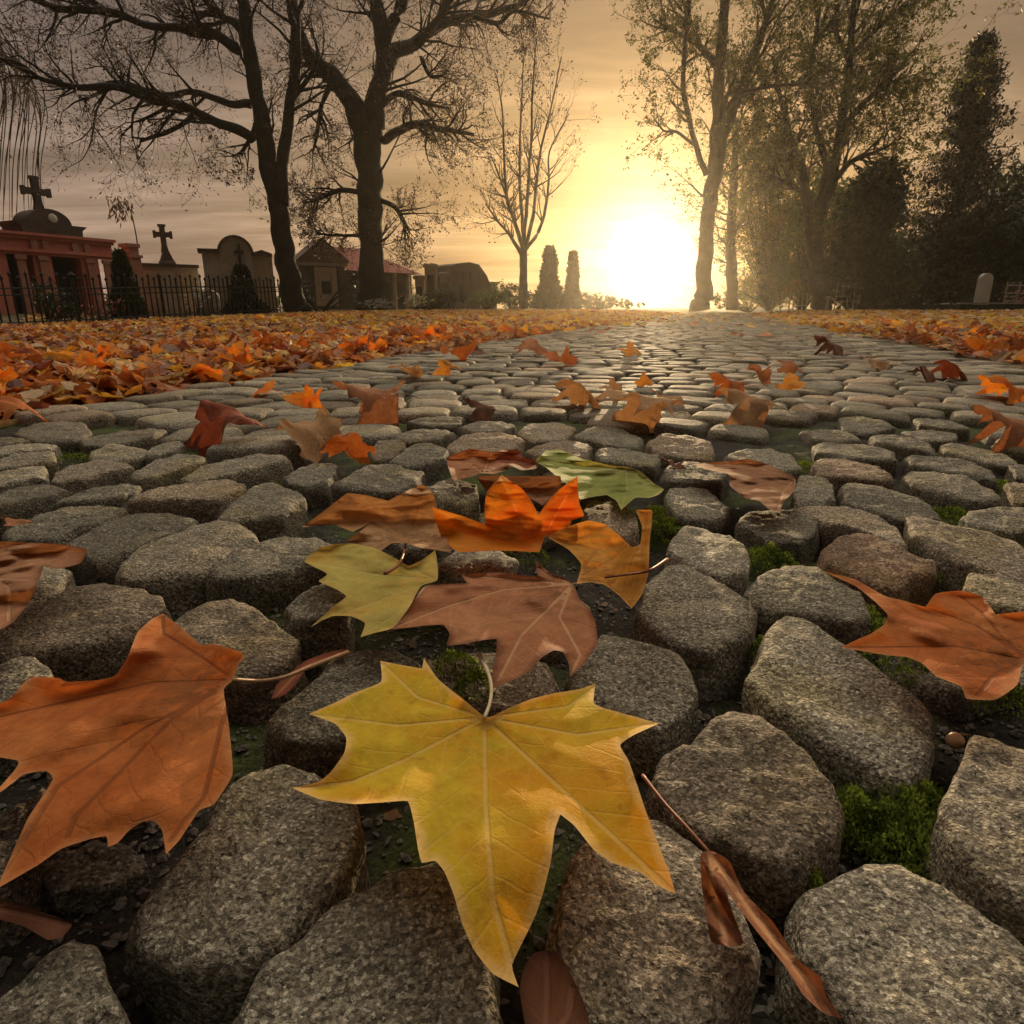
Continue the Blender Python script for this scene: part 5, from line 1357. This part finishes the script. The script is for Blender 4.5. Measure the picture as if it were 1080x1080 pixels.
for v in (482, 490, 498, 506):
    w = MB(); w.box(fx(v) - .08, fx(v) + .08, -.07, -.003, .2, fz(v, 286), M); w.build('pilaster', M_DKSTONE, rt)
w = MB(); w.box(fx(484) - .05, fx(488), -.04, -.003, .1, fz(486, 300), M); w.build('door', M_BLACK, rt)
w = MB(); w.box(fx(516), fx(527), .2, 1.2, 0, fz(522, 300), M); w.box(fx(515), fx(528), .15, 1.25, fz(522, 300) + .003, fz(522, 297), M); w.build('side_block', M_GREY, rt)

def headstone(label, px, base_py, top_py, wpx, Y, mat, arch=True, cat='gravestone', lean=0.0):
    b = P(px, base_py, Y); b.z = ground_z(b.x, b.y)
    k = Y / (F * 1.04); h = P(px, top_py, Y).z - b.z; hw = wpx * k / 2
    Mx = Matrix.Translation(b) @ Matrix.Rotation(lean, 4, 'Y')
    rt = root('gravestone', label, cat, b)
    m = MB(); m.prism([(-hw, .08), (hw, .08), (hw, h - hw)] + [(hw * math.cos(a), h - hw + hw * math.sin(a)) for a in np.linspace(.2, math.pi - .2, 8)] + [(-hw, h - hw)], -.09, .09, Mx); m.build('slab', mat, rt)
    m = MB(); m.box(-hw - .06, hw + .06, -.16, .16, -.05, .077, Mx); m.build('base', M_GREY, rt)
headstone('pale upright gravestone with a rounded top on the low ledge at the right', 1034, 322, 288, 13, 24, M_WHITE)
headstone('grey gravestone under the fence line left of the arched tomb', 225, 336, 306, 20, 23.5, M_GREY)
headstone('low yellowish stone at the foot of the slim bare tree', 543, 329, 322, 14, 27, M_RAIL)
headstone('small pale stone low in front of the round-topped tomb', 484, 329, 318, 12, 26, M_GREY)
headstone('wide grey stone low in front of the leafy bush', 498, 329, 313, 18, 27, M_GREY)
headstone('dark gravestone behind the railings at the right edge', 1068, 322, 297, 22, 26, M_DKSTONE)

# low ledge right
Yw = 23.0
a = ground_point(903, Yw); b = ground_point(1180, Yw - 2.5)
ang = math.atan2(b.y - a.y, b.x - a.x); L = (b - a).length; Mx = Matrix.Translation(a) @ Matrix.Rotation(ang, 4, 'Z')
rt = root('stone_ledge', 'low dark mossy stone ledge under the hedge at the right', 'wall', a)
m = MB()
for i in range(9): m.box(i * L / 9 + .004, (i + 1) * L / 9 - .004, 0, .45, -.1, .20 + .01 * (i % 2), Mx, .01)
m.build('wall', rough_mat('mossy_stone', (0.02, 0.026, 0.016), (0.055, 0.055, 0.035), 2, .9, .6, .02, 15), rt)
m = MB(); m.box(L * .42, L * .78, -.03, .5, .215, .26, Mx); m.build('coping', M_GREY, rt)

# iron fence left
fa, fb = P(-40, 325, 12.3), P(296, 325, 20.4)
fz0 = lambda p: ground_z(p.x, p.y)
rt = root('iron_fence', 'black iron picket fence in front of the tombs at the left', 'fence', Vector((fa.x, fa.y, fz0(fa))))
d = fb - fa; L = Vector((d.x, d.y, 0)).length; dirn = Vector((d.x, d.y, 0)).normalized(); nrm = Vector((-dirn.y, dirn.x, 0))
rails, NP = MB(), int(L / .155)
pick = []
def fpt(s, h):
    p = fa + dirn * s; return Vector((p.x, p.y, fz0(p) + h))
for h, r in ((.16, .016), (.78, .016), (.66, .012)):
    rails.tube([fpt(L * i / 24, h) for i in range(25)], [r] * 25, 4)
rails.build('rail', M_IRON, rt)
for i in range(NP + 1):
    s = L * i / NP; g = MB(); h = 1.0 if i % 2 == 0 else .93
    post = (i % 14 == 0)
    r = .036 if post else .018
    g.tube([fpt(s, .02) + nrm * .0, fpt(s, h)], [r, r], 5)
    g.tube([fpt(s, h), fpt(s, h + .035), fpt(s, h + .11 if post else h + .09)], [r * 1.1, r * 2.1, .002], 5)
    g.build('post' if post else 'picket', M_IRON, rt)
kb = MB()
for i in range(24):
    p0, p1 = L * i / 24, L * (i + 1) / 24 - .01
    A_, B_ = fpt(p0, -.1), fpt(p1, -.1); n2 = nrm * .1
    kb.add([A_ - n2, B_ - n2, B_ + n2, A_ + n2] + [q + Vector((0, 0, .17)) for q in (A_ - n2, B_ - n2, B_ + n2, A_ + n2)], [(3, 2, 1, 0), (4, 5, 6, 7), (0, 1, 5, 4), (1, 2, 6, 5), (2, 3, 7, 6), (3, 0, 4, 7)])
kb.build('kerb', M_DKSTONE, rt)

# grave rails right
def rails_fence(label, pxa, pxb, base_py, top_py, Y, n, mat, bars=2, cat='railing', r=.02):
    a, b = P(pxa, base_py, Y), P(pxb, base_py, Y); a.z = ground_z(a.x, a.y); b.z = ground_z(b.x, b.y)
    h = P(pxa, top_py, Y).z - a.z
    rt = root('grave_railing', label, cat, a)
    m = MB()
    for j in range(bars):
        z = h * (.35 + .55 * j / max(1, bars - 1)); m.tube([a + Vector((0, 0, z)), b + Vector((0, 0, z))], [r * .7] * 2, 5)
    m.build('rail', mat, rt)
    for i in range(n):
        p = a.lerp(b, i / (n - 1)); q = MB(); q.tube([p + Vector((0, 0, -.03)), p + Vector((0, 0, h))], [r, r], 6); q.tube([p + Vector((0, 0, h)), p + Vector((0, 0, h + r)), p + Vector((0, 0, h + 2.4 * r))], [r * 1.3, r * 1.3, .003], 6); q.build('post', mat, rt)
rails_fence('pale grave railing of thin bars left of the dark ledge', 880, 905, 325, 299, 24.5, 5, M_RAIL, 4)
rails_fence('low pale grave railing on thin posts right of the slender tree', 814, 832, 326, 312, 26, 3, M_RAIL, 1, r=.026)
rails_fence('low pale grave railing just left of the forked tree', 836, 850, 326, 312, 25.5, 4, M_RAIL, 1, r=.022)
rails_fence('dark iron grave railing at the right edge behind the pale gravestone', 1008, 1100, 322, 298, 25, 12, M_IRON, 3, r=.014)
rails_fence('pale corner railing at the right edge', 1058, 1098, 322, 298, 24.2, 4, M_RAIL, 3, r=.018)
pb = P(872, 327, 24.5); pb.z = ground_z(pb.x, pb.y)
m = MB(); m.box(-.05, .05, -.05, .05, -.03, .45, Matrix.Translation(pb), .01); m.box(-.07, .07, -.07, .07, .453, .50, Matrix.Translation(pb), .02)
tag(m.build('stone_post', M_RAIL, loc=pb), 'single short pale post at the foot of the forked tree', 'post')

# flowers on the graves
def flowers(label, px, py, wpx, hpx, Y, cols, n=70):
    c = P(px, py, Y); c.z = ground_z(c.x, c.y); k = Y / (F * 1.04)
    st, fl = MB(), MB()
    for _ in range(n):
        x = c.x + random.gauss(0, wpx * k * .4); y = c.y + random.gauss(0, .25); z = ground_z(x, y)
        h = hpx * k * random.uniform(.3, 1.0)
        tp = Vector((x + random.gauss(0, .03), y, z + h))
        st.tube([Vector((x, y, z)), tp], [.006, .004], 3, cap=False)
        a = random.uniform(0, 6); s = random.uniform(.035, .07)
        vs = [tp + Vector((0, 0, -.01))] + [tp + Vector((s * math.cos(a + i * 1.05), s * math.sin(a + i * 1.05) * .7, s * .6 * math.sin(i * 1.6 + a) + .02)) for i in range(6)]
        fl.add(vs, [(0, i + 1, (i + 1) % 6 + 1) for i in range(6)], rnd=random.random())
    rt = root('grave_flowers', label, 'flowers', c)
    st.build('foliage', M_FOL_CONE, rt); fl.build('blossoms', simple_leaf_mat('petals', cols, .2), rt)  # the foliage part here is only the flower stems
W_ = [(0.45, 0.42, 0.36), (0.6, 0.57, 0.5), (0.35, 0.3, 0.25)]
PK = [(0.35, 0.12, 0.12), (0.5, 0.3, 0.27), (0.3, 0.07, 0.06)]
flowers('pink and red grave flowers by the mausoleum behind the fence', 112, 342, 26, 26, 19, PK)
flowers('white grave flowers behind the fence under the small dark cross', 210, 338, 22, 34, 21, W_)
flowers('pale flowers at the foot of the thickest tree', 396, 331, 26, 12, 20.5, W_)
flowers('white and yellow flowers below the tan pillar tombs', 438, 330, 18, 16, 23, [(0.55, 0.5, 0.3), (0.5, 0.45, 0.4), (0.6, 0.5, 0.15)])
flowers('small white flowers on the low dark ledge', 998, 321, 18, 7, 24, W_, 60)
flowers('dark red flowers on the grave at the right edge', 1072, 322, 22, 20, 24.6, PK, 50)

# ------------------------------------------------------------------ light, sky, air
SUN_DIR = ray(684, 276).normalized()
elev = math.asin(SUN_DIR.z); azim = math.atan2(SUN_DIR.x, SUN_DIR.y)
sd = bpy.data.lights.new('sun', 'SUN'); sd.energy = 4.0; sd.angle = R(0.6); sd.color = (1.0, 0.72, 0.40)
so = bpy.data.objects.new('sun', sd); COL.objects.link(so)
so.rotation_euler = SUN_DIR.to_track_quat('Z', 'Y').to_euler()

w = bpy.data.worlds.new('World'); scene.world = w; w.use_nodes = True
nt = w.node_tree; nt.nodes.clear()
class WN(NT):
    def __init__(s, t): s.t = t
t = WN(nt)
tc = t.n('ShaderNodeTexCoord').outputs['Generated']
sep = t.n('ShaderNodeSeparateXYZ'); t.l(tc, sep.inputs[0]); zc = sep.outputs['Z']
dt = t.n('ShaderNodeVectorMath', operation='DOT_PRODUCT'); t.l(tc, dt.inputs[0]); dt.inputs[1].default_value = SUN_DIR
dot = t.math('MAXIMUM', dt.outputs['Value'], 0.0)
sky = t.n('ShaderNodeTexSky'); sky.sky_type = 'NISHITA'; sky.sun_disc = False; sky.sun_elevation = elev; sky.sun_rotation = azim
sky.air_density, sky.dust_density = 1.5, 3.0
skyc = t.mix(1.0, sky.outputs[0], (0.10, 0.10, 0.10), 'MULTIPLY')
# veil of evening cloud: mauve grey away from the sun, gold towards it, streaked level with the horizon
zz = t.math('ADD', t.math('MAXIMUM', zc, 0.0), 0.12)
dv = t.n('ShaderNodeCombineXYZ')
t.l(t.math('DIVIDE', sep.outputs['X'], zz), dv.inputs[0]); t.l(t.math('DIVIDE', sep.outputs['Y'], zz), dv.inputs[1]); 
mp = t.n('ShaderNodeMapping'); mp.inputs['Scale'].default_value = (0.30, 1.0, 1.0); t.l(dv.outputs[0], mp.inputs['Vector'])
cl = t.noise(mp.outputs[0], 1.5, 8, 0.6, 0.5)
cl2 = t.noise(mp.outputs[0], 5.0, 6, 0.6, 0.3)
near = t.math('POWER', dot, 11.0)
cloud = t.mix(near, (0.135, 0.100, 0.104), (0.40, 0.235, 0.10))
low = t.ramp(zc, [(0.0, 1.0), (0.16, 0.55), (0.36, 0.0)])
cloud = t.mix(t.math('MULTIPLY', low, 0.75), cloud, t.mix(near, (0.42, 0.29, 0.20), (0.60, 0.38, 0.15)))
cloud = t.mix(1.0, cloud, t.ramp(t.math('ADD', t.math('MULTIPLY', dt.outputs['Value'], 0.5), 0.5), [(0.30, 0.42), (0.62, 1.0)]), 'MULTIPLY')
cloud = t.mix(1.0, cloud, t.ramp(zc, [(0.12, 1.0), (0.36, 0.70)]), 'MULTIPLY')
cloud = t.mix(1.0, cloud, t.ramp(cl, [(0.32, 0.60), (0.5, 1.0), (0.66, 1.55)]), 'MULTIPLY')
cloud = t.mix(0.8, cloud, t.ramp(cl2, [(0.3, 0.72), (0.7, 1.32)]), 'MULTIPLY')
zen_fill = t.ramp(zc, [(0.47, 0.0), (0.66, 1.0)])                      # bright sky added above the view, sunward side only, to light the stones
zen_fill = t.math('MULTIPLY', zen_fill, t.ramp(t.math('ADD', t.math('MULTIPLY', dt.outputs['Value'], 0.5), 0.5), [(0.53, 0.06), (0.80, 1.0)]))
cloud = t.mix(zen_fill, cloud, (3.3, 2.9, 2.3))
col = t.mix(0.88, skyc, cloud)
edge_ = t.math('ADD', dot, t.math('MULTIPLY', t.math('SUBTRACT', cl2, 0.5), 0.0022))
core = t.math('POWER', t.math('DIVIDE', t.math('SUBTRACT', edge_, 0.9980), 0.0020, clamp=True), 2.2)
aur = t.math('MULTIPLY', t.math('POWER', dot, 330.0), t.math('ADD', 0.3, t.math('MULTIPLY', cl2, 1.4))); aur2 = t.math('MULTIPLY', t.math('POWER', dot, 45.0), t.math('ADD', 0.4, t.math('MULTIPLY', cl, 1.2)))
def addc(a, fac, c):
    return t.mix(fac, a, c, 'ADD')
col = addc(col, t.math('MULTIPLY', aur2, 0.22), (0.55, 0.38, 0.15))
col = addc(col, t.math('MULTIPLY', aur, 0.9), (1.0, 0.85, 0.60))
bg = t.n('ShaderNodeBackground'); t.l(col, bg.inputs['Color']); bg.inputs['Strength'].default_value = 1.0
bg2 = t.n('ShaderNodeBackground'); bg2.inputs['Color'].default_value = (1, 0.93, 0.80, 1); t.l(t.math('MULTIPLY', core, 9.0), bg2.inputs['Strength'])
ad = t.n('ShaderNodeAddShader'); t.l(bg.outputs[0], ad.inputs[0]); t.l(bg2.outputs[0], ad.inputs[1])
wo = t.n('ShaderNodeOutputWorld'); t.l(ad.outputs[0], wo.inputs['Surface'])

hz = MB(); hz.box(-60, 60, -6, 95, -2.0, 26, None)
hm = bpy.data.materials.new('air'); hm.use_nodes = True; hm.node_tree.nodes.clear()
pv = hm.node_tree.nodes.new('ShaderNodeVolumePrincipled'); pv.inputs['Color'].default_value = (1.0, 0.9, 0.72, 1); pv.inputs['Density'].default_value = 0.0008; pv.inputs['Anisotropy'].default_value = 0.85
ho = hm.node_tree.nodes.new('ShaderNodeOutputMaterial'); hm.node_tree.links.new(pv.outputs[0], ho.inputs['Volume'])
tag(hz.build('haze', hm), kind='stuff')

# ------------------------------------------------------------------ render settings
vs = scene.view_settings
vs.view_transform = 'Standard'; vs.look = 'None'; vs.exposure = 0.12; vs.gamma = 1.0
cy = scene.cycles
cy.use_denoising = True
try: cy.denoiser = 'OPENIMAGEDENOISE'; cy.denoising_input_passes = 'RGB_ALBEDO_NORMAL'; cy.denoising_prefilter = 'ACCURATE'
except Exception: pass
cy.max_bounces = 6; cy.diffuse_bounces = 3; cy.glossy_bounces = 2; cy.transmission_bounces = 4; cy.volume_bounces = 0; cy.transparent_max_bounces = 8
cy.use_adaptive_sampling = True; cy.adaptive_threshold = 0.01
cy.caustics_reflective = False; cy.caustics_refractive = False
cy.sample_clamp_indirect = 6.0
scene.render.film_transparent = False
